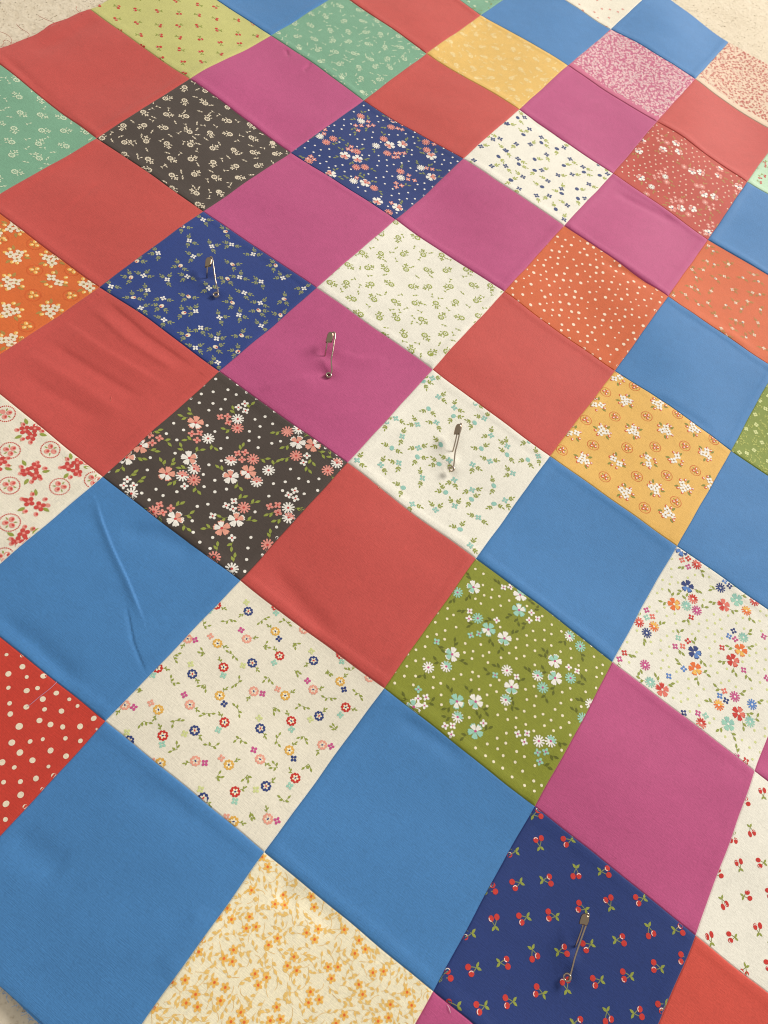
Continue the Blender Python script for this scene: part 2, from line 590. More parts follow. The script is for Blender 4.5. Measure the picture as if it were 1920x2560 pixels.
# -- posy print: big two-tone flowers, daisies, small flowers, leaf sprigs, polka dots
def posy(P, data, bigr, pal, dotcol, dotr, leafcol, dotgap=8.2, leafn=1):
    sp = []
    for kind, reg, text in data:
        for c, k in P.each(reg, text):
            if not P.inside(c, -.06): continue
            big, alt, eye = pal[k or kind]
            r = {'B': bigr, 'D': bigr * .76, 'S': bigr * .45}[kind]
            if kind == 'B': P.big(c, r, big, alt, eye)
            elif kind == 'D': P.daisy(c, r, big, eye, alt if alt != big else None)
            else: P.four(c, r, big, eye)
            P.take(c, r)
            sp.append((c, r, kind))
    for c, r, kind in sp:
        if kind == 'S' and P.r.random() < .55: continue
        for _ in range(leafn + (kind == 'B')):
            for _t in range(6):
                a = P.r.uniform(0, 6.28)
                b = (c[0] + math.cos(a) * r * 1.05 * MM, c[1] + math.sin(a) * r * 1.05 * MM)
                e = (c[0] + math.cos(a) * (r + 4.5) * MM, c[1] + math.sin(a) * (r + 4.5) * MM)
                if P.free(e, 1.9):
                    P.sprig(b, a + P.r.uniform(-.4, .4), bigr * .6, 2, bigr * .7, leafcol, w=.3)
                    P.take(e, 2.6)
                    break
    for c in P.scatter(dotgap, .2, dotr + .7):
        P.dot(c, dotr, dotcol, 1)


def cherry(P, c, d, r, red, hi, leafc, stemc, sep=1.05, tall=1.0, halo=None):
    """A pair of cherries, stalks and two leaves; d points from the fruit to the leaves."""
    d = np.asarray(d, float)
    d /= np.hypot(*d)
    nrm = np.array([-d[1], d[0]])
    j = c + d * r * 1.5 * MM
    for k, sg in ((0, 1), (1, -1)):
        q = c - d * r * (1.1 - .35 * k) * MM + nrm * sg * r * sep * MM
        P.stem([j, (j + q) / 2 + nrm * sg * .12 * r * MM, q], r * .28, stemc, 0)
        if halo: P.ell(q, r * 1.28, r * 1.28, 0, halo, 0)
        P.ell(q, r * tall, r * .95, math.atan2(d[1], d[0]), red, 2, 12)
        if k:
            a0 = P.r.choice([2.2, 3.6, 4.4])
            arc = [(q[0] + r * .74 * math.cos(a0 + t) * MM, q[1] + r * .74 * math.sin(a0 + t) * MM) for t in np.linspace(-1, 1, 6)]
            P.stem(arc, r * .24, hi, 3)
    a = math.atan2(d[1], d[0])
    P.leaf(j, a + .75, r * 1.9, r * .95, leafc, 1)
    P.leaf(j, a - .75, r * 1.9, r * .95, leafc, 1)


def pxdir(P, reg, x, y, dx, dy):
    a, b = P.at(reg, x, y), P.at(reg, x + dx * 12, y + dy * 12)
    return b - a


def bouquet(P, c, r, flower, eye, bud, budhi, leafc, k=3):
    base = P.r.uniform(0, 6.28)
    for q in range(6):
        a = base + q * 1.047 + P.r.uniform(-.2, .2)
        if q % 2:
            P.leaf(c + np.array([math.cos(a), math.sin(a)]) * r * 1.6 * MM, a + P.r.uniform(-.3, .3), r * 1.45, r * .7, leafc, 0)
            P.leaf(c + np.array([math.cos(a + .3), math.sin(a + .3)]) * r * 1.7 * MM, a + .5, r * 1.0, r * .5, leafc, 0)
        for w in (0, .35):
            b = c + np.array([math.cos(a + w), math.sin(a + w)]) * r * P.r.uniform(1.95, 2.35) * MM
            if (q + (w > 0)) % 2 == 0:
                P.ell(b, r * .48, r * .42, a, bud, 1)
                P.ell(b + np.array([.1, .12]) * r * MM, r * .27, r * .2, a, budhi, 2, 8)
    for q in range(k):
        a = base + q * 6.283 / k
        P.four(c + np.array([math.cos(a), math.sin(a)]) * r * 1.02 * MM, r, flower, eye, 4, slim=.6, layer=3)
    P.take(c, r * 2.2)


def medallion(P, c, r, ringc, fill, bud, budhi, leafc):
    if fill: P.ell(c, r * .9, r * .9, 0, fill, 0, 20)
    n = 30
    for q in range(n):
        a = 2 * math.pi * q / n
        P.ell(c + np.array([math.cos(a), math.sin(a)]) * r * MM, r * .085, r * .085, 0, ringc, 1, 5)
    b0 = P.r.uniform(0, 6.28)
    for q in range(3):
        a = b0 + q * 2.094
        b = c + np.array([math.cos(a), math.sin(a)]) * r * .4 * MM
        P.ell(b, r * .33, r * .29, a, bud, 2)
        P.ell(b + np.array([.06, .07]) * r * MM, r * .17, r * .12, a, budhi, 3, 7)
        P.leaf(c + np.array([math.cos(a + 1), math.sin(a + 1)]) * r * .35 * MM, a + 1, r * .4, r * .16, leafc, 1)
    P.take(c, r * 1.1)


def calico(P, pts, r, col, hole, sprig_at=(5.0, -5.5)):
    """Ring flower with a four-petal companion and loose sprigs between."""
    for c in pts:
        if not P.inside(c, -.05): continue
        P.ring(c, r, col, hole, col)
        a = P.r.uniform(0, 6.28)
        o = c + np.array([math.cos(a), math.sin(a)]) * r * 1.75 * MM
        P.four(o, r * .72, col, None, 4, slim=.46)
        for s in (.8, -.8):
            P.leaf(c + np.array([math.cos(a + s), math.sin(a + s)]) * r * 1.05 * MM, a + s, r * .8, r * .36, col, 1)
        P.take(c, r * 1.5)
        P.take(o, r * .8)
    for c in P.fill(400, r * 1.15):
        P.sprig(c, P.r.uniform(0, 6.28), r * 1.2, 2, r * .85, col, P.r.choice([-1.4, 1.4]), w=r * .1)


def vines(P, flowers, buds, r, fcol, eye, bcol, bcol2, leafc, nl=2, extra=0):
    pts = []
    for c in flowers:
        if P.inside(c, -.05):
            P.four(c, r, fcol, eye, 4, slim=.5)
            P.take(c, r * .9)
            pts.append((c, 0))
    for c in buds:
        if P.inside(c, -.05):
            a = P.r.uniform(0, 6.28)
            P.ell(c, r * .85, r * .7, a, bcol, 2)
            if bcol2: P.leaf(c, a, r * .85, r * .55, bcol2, 3)
            P.take(c, r * .9)
            pts.append((c, 1))
    for c, b in pts:
        made = 0
        for _t in range(9):
            a = P.r.uniform(0, 6.28)
            e = c + np.array([math.cos(a), math.sin(a)]) * r * 2.4 * MM
            if P.free(e, r * .85):
                P.branch(c + np.array([math.cos(a), math.sin(a)]) * r * .8 * MM, a, r * 1.75, r * 1.05, leafc, r * .1)
                P.take(e, r * 1.1)
                P.take(c + np.array([math.cos(a), math.sin(a)]) * r * 3.4 * MM, r * .5)
                made += 1
                if made >= nl: break
    for c in P.fill(extra, r * 1.2):
        P.sprig(c, P.r.uniform(0, 6.28), r * 1.9, 3, r * 1.0, leafc, w=r * .13)


def pts(P, *pairs):
    return [c for reg, text in pairs for c, _ in P.each(reg, text)]


# ------------------------------------------------------------------ the prints, square by square
def p_brown_posy(P):
    pal = {'B': ('white', 'peach', 'crimson'), 'p': ('peach', 'white', 'crimson'), 'D': ('white', 'white', 'crimson'), 'dp': ('rose', 'rose', 'crimson'), 'dm': ('white', 'rose', 'crimson'),
           'S': ('white', 'white', 'crimson'), 'sp': ('rose', 'rose', 'crimson')}
    posy(P, [
        ('B', '10', '1228,1065,p 1190,1290 1045,1390,p 1448,1407 1560,1378,p 885,1215,p 795,1285'), ('B', '20', '1103,60 1487,65 1395,118,p'), ('B', '11', '285,1200 380,1222,p'),
        ('D', '10', '1497,1043 1495,1100,dp 1308,1163 1220,1358,dm 1145,1402,dm 1218,1428,dp 1450,1305,dm 1590,1298,dp 1615,1440,dm 822,1512 1533,1598,dp'),
        ('D', '11', '222,1130,dp 290,1120 275,1285,dp 105,1370 472,1385,dp 530,1340,dm 228,1612'), ('D', '20', '1455,380 1345,305,dp 965,15,dp'), ('D', '21', '230,65,dm 98,232,dp'),
        ('S', '10', '1385,1028,sp 1432,1025,sp 1437,1063,sp 1205,1135,sp 1253,1128,sp 1238,1175,sp 1492,1260,sp 1540,1255,sp 1520,1300,sp 1005,1168,sp 960,1197,sp 945,1150,sp 1003,1580,sp 1025,1630,sp 1075,1602,sp 1540,948 1500,970 1545,992 798,1422 775,1462 838,1460 1160,1467 1470,1557 1422,1585 1465,1605'),
        ('S', '11', '342,1288 320,1330 268,1505 230,1532 273,1555 112,1598,sp 162,1592,sp 162,1638,sp'), ('S', '20', '1338,42 1458,180'), ('S', '21', '165,30,sp')],
        5.9, pal, 'white', 1.12, 'ink_green', 8.6)


def p_olive_posy(P):
    pal = {'B': ('white', 'aqua', 'ink_pink'), 'm': ('aqua', 'white', 'ink_pink'), 'D': ('white', 'white', 'ink_pink'), 'dm': ('aqua', 'aqua', 'ink_pink'), 'dw': ('white', 'aqua', 'ink_pink'),
           'S': ('white', 'white', 'ink_pink'), 'sm': ('aqua', 'aqua', 'ink_pink')}
    posy(P, [
        ('B', '21', '1392,500 1482,768,m 1582,825 1255,920 1285,1218,m 1402,1218 1402,1403,m 1625,1130 1015,1250'), ('B', '22', '88,648,m 97,550 312,965 312,1073'),
        ('D', '21', '1290,530,dm 1415,697,dm 1110,1003 1220,997,dw 1290,1315,dw 1597,1025 1590,1210,dw'),
        ('D', '22', '475,872,dm 408,808,dw 205,1058,dw 408,1075,dm 235,1133,dm 210,1470 283,1472,dw 530,1240 480,1330,dm'),
        ('S', '21', '1365,650 1360,698 1533,710 1043,1197 1092,1190 1082,1243 1212,1373 1260,1370 1252,1425 1450,1353 1578,503 1620,500 1372,803,sm 1423,795,sm 1160,840,sm 1045,1140,sm 1523,1052,sm'),
        ('S', '22', '165,665 150,712 203,703 398,1005 450,1030 73,1065 80,1423 138,1420 120,1472 203,1540,sm 252,1537,sm 218,1597,sm')],
        5.2, pal, 'butter', .95, 'dark_green', 7.0)


def p_multi_posy(P):
    pal = {'b': ('ink_navy', 'ink_blue', 'white'), 'o': ('ink_orange', 'ink_yellow', 'white'), 'c': ('ink_coral', 'ink_red', 'white'), 'm': ('aqua', 'teal', 'white'), 'r': ('ink_red', 'ink_coral', 'white'),
           'p': ('ink_pink', 'ink_pink', 'white'), 'n': ('ink_navy', 'ink_navy', 'white'), 'l': ('ink_blue', 'ink_blue', 'white')}
    posy(P, [
        ('B', '22', '1155,490,b 1075,600,o 1380,612,c 1460,580,m 1203,905,b 1205,1010,o 1485,895,o 1435,958,r 995,1140,c 1475,1290,r 1410,1355,m 1110,270,b'),
        ('D', '22', '1205,358,r 1190,568,c 1150,610,m 1213,640,p 1357,505,n 1520,648,o 855,712,r 950,740,o 902,780,n 890,985,p 920,1093,m 1500,815,m 1450,1185,p 1560,1233,l 1550,1340,m 1352,1238,o 1238,1352,c 1565,590,r'),
        ('S', '22', '1115,328,c 1152,320,r 1155,370,p 1180,682,r 905,637,p 905,683,m 942,678,c 760,908,r 728,948,p 1103,812,m 1162,833,r 1083,865,p 1130,865,c 1440,772,n 1412,805,l 1450,825,p 1370,877,r 1135,1010,l 1040,1055,l 1502,1020,p 1385,1150,c 1358,1180,l 1397,1210,n 1128,1287,n 1218,1290,p 1267,1305,m 1525,1590,r 1468,1565,p 1380,465,l 1410,495,n 1625,812,p 1650,1070,p')],
        5.2, pal, 'pale_lime', .95, 'ink_green', 7.0)


def p_navy_posy(P):
    pal = {'B': ('white', 'rose', 'crimson'), 'D': ('white', 'white', 'ghost'), 'p': ('rose', 'rose', 'crimson'), 'S': ('rose', 'rose', 'white')}
    posy(P, [
        ('B', '01', '870,893 948,890 585,965 665,985 1130,975 1128,1103 713,1138 790,1258 918,1293 497,1085 895,735'),
        ('D', '01', '690,745 785,898 855,945,p 427,845 513,860,p 468,882,p 662,940,p 712,1037,p 657,1038,p 1065,1040 940,1100 938,1060,p 1095,888,p 1102,935,p 640,1127 770,1170,p 833,855,p 688,715,p 878,780,p 360,1000,p 860,1330,p'),
        ('S', '01', '735,747 735,775 765,770 655,775 690,775 670,805 460,805 455,830 950,770 918,790 945,800 627,910 605,925 630,935 905,945 930,945 895,970 920,968 960,945 1100,1045 1135,1055 990,1085 985,1110 1025,1118 910,1135 945,1150 912,1160 660,1105 375,970 355,985 395,990 880,1265 1145,905')],
        5.3, pal, 'white', .98, 'sage', 8.4)


def p_brick_posy(P):
    pal = {'B': ('white', 'rose', 'ink_navy'), 'p': ('rose', 'white', 'ink_navy'), 'D': ('white', 'white', 'sage'), 'dp': ('rose', 'rose', 'white'), 'S': ('rose', 'rose', 'white')}
    grp = ' '.join(f'{x + a},{y + b}' for x, y in ((975, 870), (1000, 1070), (960, 1095), (1070, 1240), (1310, 1285), (1310, 1390), (1260, 1440), (1475, 1190)) for a, b in ((-14, 4), (12, -8), (16, 14), (-8, 20)))
    posy(P, [
        ('B', '02', '850,945 870,885,p 1075,910 995,945 1092,962 1180,1078 1235,1085 1350,1100,p 1360,1058,p 865,1107 1258,1215 1325,1230 1065,1300,p 1120,1297 1195,1300 1478,1165 1300,1445'),
        ('D', '02', '1018,905,dp 1015,1108 932,1165 1130,1052,dp 1025,1140,dp 1212,1165,dp 1245,1170,dp 1120,1255,dp 1270,1262,dp 1168,1335,dp 900,1210,dp'),
        ('S', '02', grp)], 5.0, pal, 'pale', .95, 'tan', 7.2)


def p_cream_bouquet(P):
    for c in pts(P, ('10', '195,1140 205,1385 465,1350 215,1585 -20,1345'), ('20', '150,195')):
        bouquet(P, c, 3.5, 'crimson', 'rose', 'rose', 'crimson', 'ink_green', P.r.choice([3, 3, 2]))
    for c in pts(P, ('10', '40,1033 320,1247 67,1257 375,1475 63,1477 590,1430'), ('20', '63,95 25,310')):
        medallion(P, c, 5.9, 'scarlet', None, 'rose', 'crimson', 'ink_green')


def p_orange_bouquet(P):
    for c in pts(P, ('10', '95,15 320,30 70,190 345,165 555,195 60,370 315,355 60,560'), ('00', '90,1420 -40,1480')):
        bouquet(P, c, 3.5, 'pale', 'tan', 'amber', 'lemon_white', 'tan', P.r.choice([3, 2, 3]))
    for c in pts(P, ('10', '217,103 453,97 207,265 447,263 168,462'), ('00', '215,1520 0,1490')):
        medallion(P, c, 5.4, 'rust', None, 'amber', 'lemon_white', 'tan')


def p_gold_bouquet(P):
    for c in pts(P, ('12', '720,780 770,930 965,960 595,950 625,1120 815,1125 1010,1125 1185,1115 440,1130 505,1300 710,1310 905,1315 1075,1300 1265,1270 760,1510 945,1490 1130,1480 1290,1460 1025,1645')):
        bouquet(P, c, 2.9, 'white', 'tan', 'rust', 'white', 'moss', P.r.choice([3, 2, 3]))
    for c in pts(P, ('12', '825,838 648,870 700,1028 895,1035 1085,1025 522,1047 565,1208 775,1228 950,1228 1130,1222 1315,1185 368,1240 635,1410 835,1410 1020,1408 1198,1377 880,1610 1075,1575')):
        medallion(P, c, 4.6, 'rust', None, 'rust', 'white', 'moss')


RINGS = {'b': ('ink_navy', 'pale', 'ink_red'), 'r': ('scarlet', 'butter', 'ink_navy'), 'y': ('mustard', 'butter', 'ink_navy'), 'p': ('peach', 'pale', 'ink_navy')}
COMP = {'l': 'pale_lime', 'm': 'ink_pink', 'a': 'peach', 't': 'aqua', 'n': 'ink_navy'}


def p_cream_rings(P):
    data = {'20': '1562,638,b,1550,583,l 1552,815,p,1518,758,m 1370,847,y,1325,803,a 1180,820,p,1227,828,m 1208,1042,b,1197,980,l 1405,998,r,1403,1050,t 1585,970,b,1527,987,l 1193,1237,p,1157,1175,m 1382,1180,y,1410,1232,n 1595,1148,p,1650,1160,m 785,1240,p,840,1255,m 993,1270,y,945,1228,a 1025,1432,r,1022,1488,t 1223,1400,b,1160,1420,l 1412,1348,r,1372,1395,t 1640,1380,b,1632,1315,l 990,1005,r,960,1050,t 812,1467,b,800,1415,l 1228,1593,p,1287,1605,m 1440,1615,y,1392,1573,a 1635,1577,p,1597,1517,m 1360,605,r,1320,640,t',
            '21': '147,765,y,170,813,n 175,922,r,140,967,t 390,953,b,377,893,l 560,915,r,568,957,t 560,1083,y,585,1133,n 390,1135,p,353,1080,m 210,1170,y,162,1130,a 597,1245,r,563,1292,t 427,1297,b,372,1317,l 250,1330,r,252,1383,t 447,1483,p,502,1493,m 237,1518,y,263,1570,n 740,1060,p,790,1070,m 155,610,r,155,648,t 330,755,p,380,765,m',
            '31': '272,110,r,237,160,t 88,167,b,25,190,l 100,372,p,158,383,m', '30': '1478,203,r,1475,262,t 1010,22,y,960,10,a 1275,240,b,1258,187,l 1465,390,y,1420,360,a'}
    for reg, text in data.items():
        for tok in text.split():
            x, y, k, x2, y2, k2 = tok.split(',')
            c, o = P.at(reg, float(x), float(y)), P.at(reg, float(x2), float(y2))
            P.ring(c, 3.15, *RINGS[k])
            P.four(o, 2.05, COMP[k2], None, 4, slim=.55)
            P.take(c, 3.4)
            P.take(o, 2.2)
            d = c - o
            a = math.atan2(d[1], d[0]) + P.r.choice([1.2, -1.2, .4])
            P.sprig(c + np.array([math.cos(a), math.sin(a)]) * 3.1 * MM, a, 2.4, 3, 1.9, 'ink_green')
            P.take(c + np.array([math.cos(a), math.sin(a)]) * 5 * MM, 1.8)
    for c in pts(P, ('20', '1440,695 1290,915 1465,915 1280,735 1075,1100 1290,1110 1300,1290 895,1150 1105,1335 905,1345 1500,1265 1330,1500 1515,1445 1115,1520 1495,1100 1090,930'),
                 ('21', '70,690 260,840 70,865 480,1010 270,1015 105,1060 490,1185 320,1235 135,1245 535,1390 335,1430 155,1450 680,1160 220,700 630,1010'), ('31', '160,45 355,20 200,262'), ('30', '1355,115 1555,95 1570,330')):
        for s in (0, 1):
            P.sprig(c, P.r.uniform(0, 6.28), 2.7, 2, 2.5, 'ink_green', w=.3)


NAVY_CH = {'32': '205,340,-1,.3 222,515,.2,1 393,510,1,-.3 50,575,1,0 80,780,1,-.4 275,752,-1,0 450,712,0,-1 628,703,-1,0 125,995,1,-.3 300,975,1,.2 482,925,1,.5 655,890,.3,1 838,878,1,-.3 905,1080,-.3,-1 1083,1065,-1,.1 522,1168,1,-.4 728,1132,-1,0 192,1222,-.3,-1 372,1200,-1,.2 950,1300,1,.3 1110,1248,1,.4 582,1390,1,-.2 765,1358,1,.1 395,1412,.2,1 225,1460,1,.5 32,1520,1,0 655,1615,-.2,-1 845,1590,-1,.1 990,1545,1,-.5 475,1655,-1,0',
           '31': '1510,812,-1,.3 1528,1012,.1,1 1355,1085,1,0 1385,1315,1,-.4 1590,1275,-1,0 1222,1352,-1,.3 1430,1555,1,-.3 1255,1545,1,0'}


def p_navy_cherry(P):
    for reg, text in NAVY_CH.items():
        for tok in text.split():
            x, y, dx, dy = map(float, tok.split(','))
            c = P.at(reg, x, y)
            if P.inside(c, -.05): cherry(P, c, pxdir(P, reg, x, y, dx, dy), 1.68, 'ink_red', 'white', 'ink_green', 'sage')


def p_cream_cherry(P):
    t = '1630,205,.2,1 1555,445,-.3,-1 1475,655,.3,1 1615,645,1,0 1378,900,-.5,-1 1528,852,-1,.2 1287,1122,.3,1 1432,1115,1,0 1600,1060,.2,1 1515,1325,.3,-1 1670,1290,1,0 1680,840,1,0 1700,430,0,1 1515,262,-1,.2 1435,490,0,-1 1340,715,-1,.3 1690,1120,-.4,1 1760,640,1,.4 1790,1000,0,-1 1720,170,1,0'
    for tok in t.split():
        x, y, dx, dy = map(float, tok.split(','))
        cherry(P, P.at('32', x, y), pxdir(P, '32', x, y, dx, dy), 1.45, 'scarlet', 'white', 'ink_green', 'moss', 1.15, 1.25)


def p_lime_cherry(P):
    t = '615,45 740,55 735,130 860,75 865,155 745,205 880,235 995,85 1000,175 1005,238 1000,315 1015,380 1125,100 1125,180 1125,252 1135,328 1150,408 1250,40 1245,110 1245,183 1260,258 1265,345 1272,410 1355,45 1355,128 1370,200 1385,280 1385,352 1490,125 1495,215 1505,278 1610,225 1595,148 740,-5 865,8 985,10 1110,22 1455,45 890,305 1150,480 630,-30 850,-60 980,-70 1230,-40 1340,-30'
    for c, _ in P.each('00', t):
        a = P.r.uniform(0, 6.28)
        cherry(P, c, (math.cos(a), math.sin(a)), 1.35, 'scarlet', 'pale', 'ink_green', 'moss', 1.05, 1.1)


def p_butter_flowers(P):
    for c in pts(P, ('31', '100,672 65,610 198,850 143,908 205,915 373,858 392,925 158,1123 102,1165 415,1062 342,1085 392,1127 578,1067 672,1133 713,1187 645,1213 265,1237 225,1293 283,1323 478,1300 538,1300 500,1373 90,1365 760,1332 828,1325 672,1407 697,1470 370,1457 357,1525 425,1507 155,1548 975,1460 870,1538 1003,1543 582,1602 115,1632 180,1625 793,1642 858,1622 530,1655'),
                 ('30', '1580,818 1425,930 1452,1000 1370,988 1565,985 1545,1058 1605,1050 1247,1205 1465,1193 1405,1245 1457,1265 1600,1343 1620,1412 1163,1380 1083,1395 1345,1393 1412,1425 1230,1468 1173,1523 1243,1547 1383,1508 973,1555 1510,1580 1450,1640 1533,1642 1265,1130')):
        P.four(c, 2.4, 'ink_yellow', None, 5, slim=.47)
        P.dot(c, .74, 'ink_orange', 4, 8)
        P.take(c, 1.9)
    for c in P.fill(3000, 1.5):
        a = P.r.uniform(0, 6.28)
        P.sprig(c - np.array([math.cos(a), math.sin(a)]) * 2 * MM, a, P.r.uniform(3.4, 5), P.r.choice([1, 2, 2]), P.r.uniform(2.6, 3.2), 'honey', P.r.uniform(-1.5, 1.5), .24, 'honey')


def p_navy_vines(P):
    fl = pts(P, ('10', '993,10 1215,32 1590,15 903,148 1050,175 1178,158 1505,160 697,215 930,245 1315,232 1535,257 1640,187 1025,300 885,365 1230,378 1635,320 1380,415 1500,395 1030,437 1260,480 1640,462 1362,545 1228,605 1370,695'),
             ('00', '1278,1380 1190,1515 1330,1550 1455,1535'), ('11', '195,170 325,240'))
    bu = pts(P, ('10', '860,60 1135,90 1460,78 825,158 1430,170 840,293 1185,285 1460,320 1015,350 1155,390 1625,365 1180,527 1520,525 1355,595 1495,628'), ('00', '1150,1430 1415,1455'), ('11', '150,92 200,300 178,400'))
    vines(P, fl, bu, 2.3, 'white', None, 'pale', 'crimson', 'pale_sage', 3)


def p_cream_vines(P):
    fl = pts(P, ('11', '1130,800 1170,910 1270,978 1160,1073 1462,1045 1040,1088 900,1055 940,1165 1505,1150 1045,1235 655,1325 805,1345 920,1328 1243,1305 1390,1325 1500,1308 1610,1215 1073,1415 1280,1420 1645,1385 1390,1485 1010,1580 1280,1588 1595,1555 1160,1613'), ('12', '218,1278'), ('21', '1425,55 1370,238'))
    bu = pts(P, ('11', '1075,820 1110,985 1265,1030 1400,1070 1185,1212 875,1240 1040,1290 1445,1230 1610,1268 1180,1328 950,1480 1225,1500 1385,1545 1525,1460 1525,1575 1405,955 840,1080'), ('12', '155,1300 160,1185'), ('21', '1310,135'))
    vines(P, fl, bu, 2.5, 'teal', None, 'teal', None, 'ink_green', 2, 0)


def p_white_blue(P):
    fl = pts(P, ('02', '130,738 160,812 235,862 380,920 165,910 270,970 420,990 85,1005 500,1040 235,1072 430,1092 655,1085 115,1120 275,1140 535,1152 360,1190 90,1200 280,1238 510,1248 395,1297 370,1390 10,785 10,955 75,910 340,1100 200,1240'), ('01', '1600,785 1555,882 1435,933 1590,955 1390,1020 1500,1057 1590,1055 1510,888'))
    bu = pts(P, ('02', '85,743 120,850 235,897 335,930 190,1003 90,1040 380,1035 505,1075 190,1075 605,1095 235,1180 360,1220 460,1187 40,1145 465,1250 320,1325 345,845 600,1025'), ('01', '1545,997 1620,1143'))
    vines(P, fl, bu, 2.95, 'grey_navy', None, 'grey_navy', None, 'green2', 1, 0)


def p_orange_vines(P):
    fl = pts(P, ('12', '1290,40 1425,65 1190,100 1260,100 1395,140 1575,135 1180,215 1310,235 1445,225 1570,245 1140,270 1285,315 1465,310 1540,300 1335,398 1460,425 1600,440 1360,485 1435,480 1575,520 1630,605 1060,280 1390,530'), ('02', '1300,1525 1425,1645'))
    bu = pts(P, ('12', '1335,62 1215,150 1340,155 1510,152 1605,178 1222,230 1615,258 1225,330 1400,325 1500,350 1620,355 1505,437 1520,535'), ('02', '1330,1560'))
    vines(P, fl, bu, 2.0, 'pale', None, 'pale', 'ink_navy', 'tan', 2)


def p_white_green(P):
    calico(P, pts(P, ('11', '690,10 810,10 950,10 1080,10 1195,10 600,90 725,105 845,110 970,105 1100,105 1220,110 1345,105 485,205 590,205 750,210 875,205 1000,215 1115,215 1250,215 1380,205 1495,215 635,310 765,310 890,315 1020,325 1155,325 1280,315 1405,310 680,405 800,425 910,430 1060,430 1185,420 1315,425 1415,410 955,535 1080,535 1210,525 1115,650 995,635 1215,640 820,530'),
                  ('01', '905,1395 920,1488 1045,1485 810,1475')), 2.8, 'fresh_green', 'ivory')


def p_brown_calico(P):
    calico(P, pts(P, ('00', '1160,565 1040,630 1160,645 1290,665 1430,685 900,710 1045,730 1170,740 1300,755 1440,765 775,790 905,795 1040,815 1190,840 1320,840 1445,845 1580,860 780,890 920,890 1050,910 1195,920 1335,935 1470,940 1590,950 930,1000 1070,1000 1200,1005 1340,1020 1485,1040 1615,1040 1080,1100 1220,1095 1345,1110 1495,1115 1235,1210 1375,1200 1245,1280 1290,590 1570,780 640,860 780,965 935,1070 1080,1180'), ('01', '130,885 145,955')), 2.75, 'pale', 'brown')


def p_mint_calico_left(P):
    calico(P, pts(P, ('00', '105,505 120,605 250,605 125,700 250,710 395,725 85,800 260,810 395,810 540,820 75,890 240,895 415,905 75,970 245,985 90,1070 -30,520 -50,640 -20,760 -60,880 -40,1000 -20,1100 -150,600 -160,800')), 2.9, 'mint_white', 'mint')


def p_mint_calico(P):
    calico(P, pts(P, ('01', '360,90 450,40 560,55 665,75 265,155 375,170 465,120 580,140 685,145 785,150 165,210 275,235 400,260 510,265 490,195 600,205 705,215 805,225 915,240 295,310 410,325 530,340 610,270 720,285 835,300 940,305 1040,310 425,395 545,410 635,345 750,380 855,370 960,375 565,490 670,425 770,425 870,430 685,490 795,500 695,570 540,-10')), 2.7, 'mint_white', 'mint')


def p_yellow_calico(P):
    calico(P, pts(P, ('01', '1400,160 1495,160 1320,210 1410,215 1525,230 1615,235 1250,265 1345,280 1440,290 1540,305 1160,315 1260,335 1375,350 1470,355 1560,370 1640,310 1285,405 1385,420 1490,430 1590,435 1410,490 1510,490 1625,500 1540,560 1640,570'), ('02', '75,375 190,380 275,385 100,440 205,445 310,445 135,510 235,510 165,575 85,630 150,305')), 2.6, 'lemon_white', 'yellow')


RED_DOTS = {'20': '40,918,12 140,995,19 53,1042,19 168,1060,13 273,1052,20 53,1130,14 168,1147,19 236,1130,15 352,1162,17 433,1203,13 268,1200,19 60,1228,15 165,1250,18 278,1265,15 485,1245,13 64,1295,18 383,1277,18 245,1335,18 590,1323,19 313,1360,18 120,1372,22 390,1375,17 502,1372,19 75,1475,20 187,1467,15 265,1452,13 408,1445,14 505,1462,15 125,1537,20 315,1522,19 203,1585,19 415,1557,18 15,1598,19 90,1630,14 305,1623,12 135,925,12 610,1390,8',
            '30': '227,115,18 128,135,15 22,138,14 130,218,20 37,275,20 158,292,14 35,375,15 268,180,12'}


def p_red_dots(P):
    for reg, text in RED_DOTS.items():
        for c, k in P.each(reg, text):
            P.dot(c, float(k) / 2.5136 / 4.7, 'pale', 0, 14)
            P.take(c, 1.8)
    for c in P.fill(300, 3.4): P.dot(c, P.r.choice([1.0, 1.3, 1.6]), 'pale', 0, 12)


def p_orange_dots(P):
    for c in P.fill(2600, 3.2): P.dot(c, P.r.choice([.9, 1.2, 1.4, 1.6]), 'pale_peach', 0, 10)


def p_speck(flower, leafc, eye, n, r, lf):
    def f(P):
        for c in (P.scatter(n / 1000, .42, 0) if n > 2000 else P.fill(n, r * 1.25)):
            if P.r.random() < .38: P.four(c, r, flower, eye, 4, slim=.6)
            else: P.sprig(c, P.r.uniform(0, 6.28), lf * .8, P.r.choice([1, 2]), lf, leafc, w=.25)
    return f


def p_leafy(P):
    for c in P.fill(160, 3.2):
        P.four(c, 2.2, 'pale_lime', None, 4, slim=.66)
    for c in P.fill(1500, 1.45):
        a = P.r.uniform(0, 6.28)
        P.sprig(c, a, 3.2, 2, 2.5, 'green2', P.r.uniform(-1.6, 1.6), .35)


def p_pale_cherry(P):
    for c in list(P.fill(200, 5.2)) + pts(P, ('02', '1655,1040 1615,1105')):
        a = P.r.uniform(0, 6.28)
        cherry(P, c, (math.cos(a), math.sin(a)), 1.3, 'scarlet', 'pale', 'ink_green', 'moss')


def p_sparse(flower, leafc):
    def f(P):
        vines(P, list(P.fill(120, 4.6)), [], 1.7, flower, None, flower, None, leafc, 2)
    return f


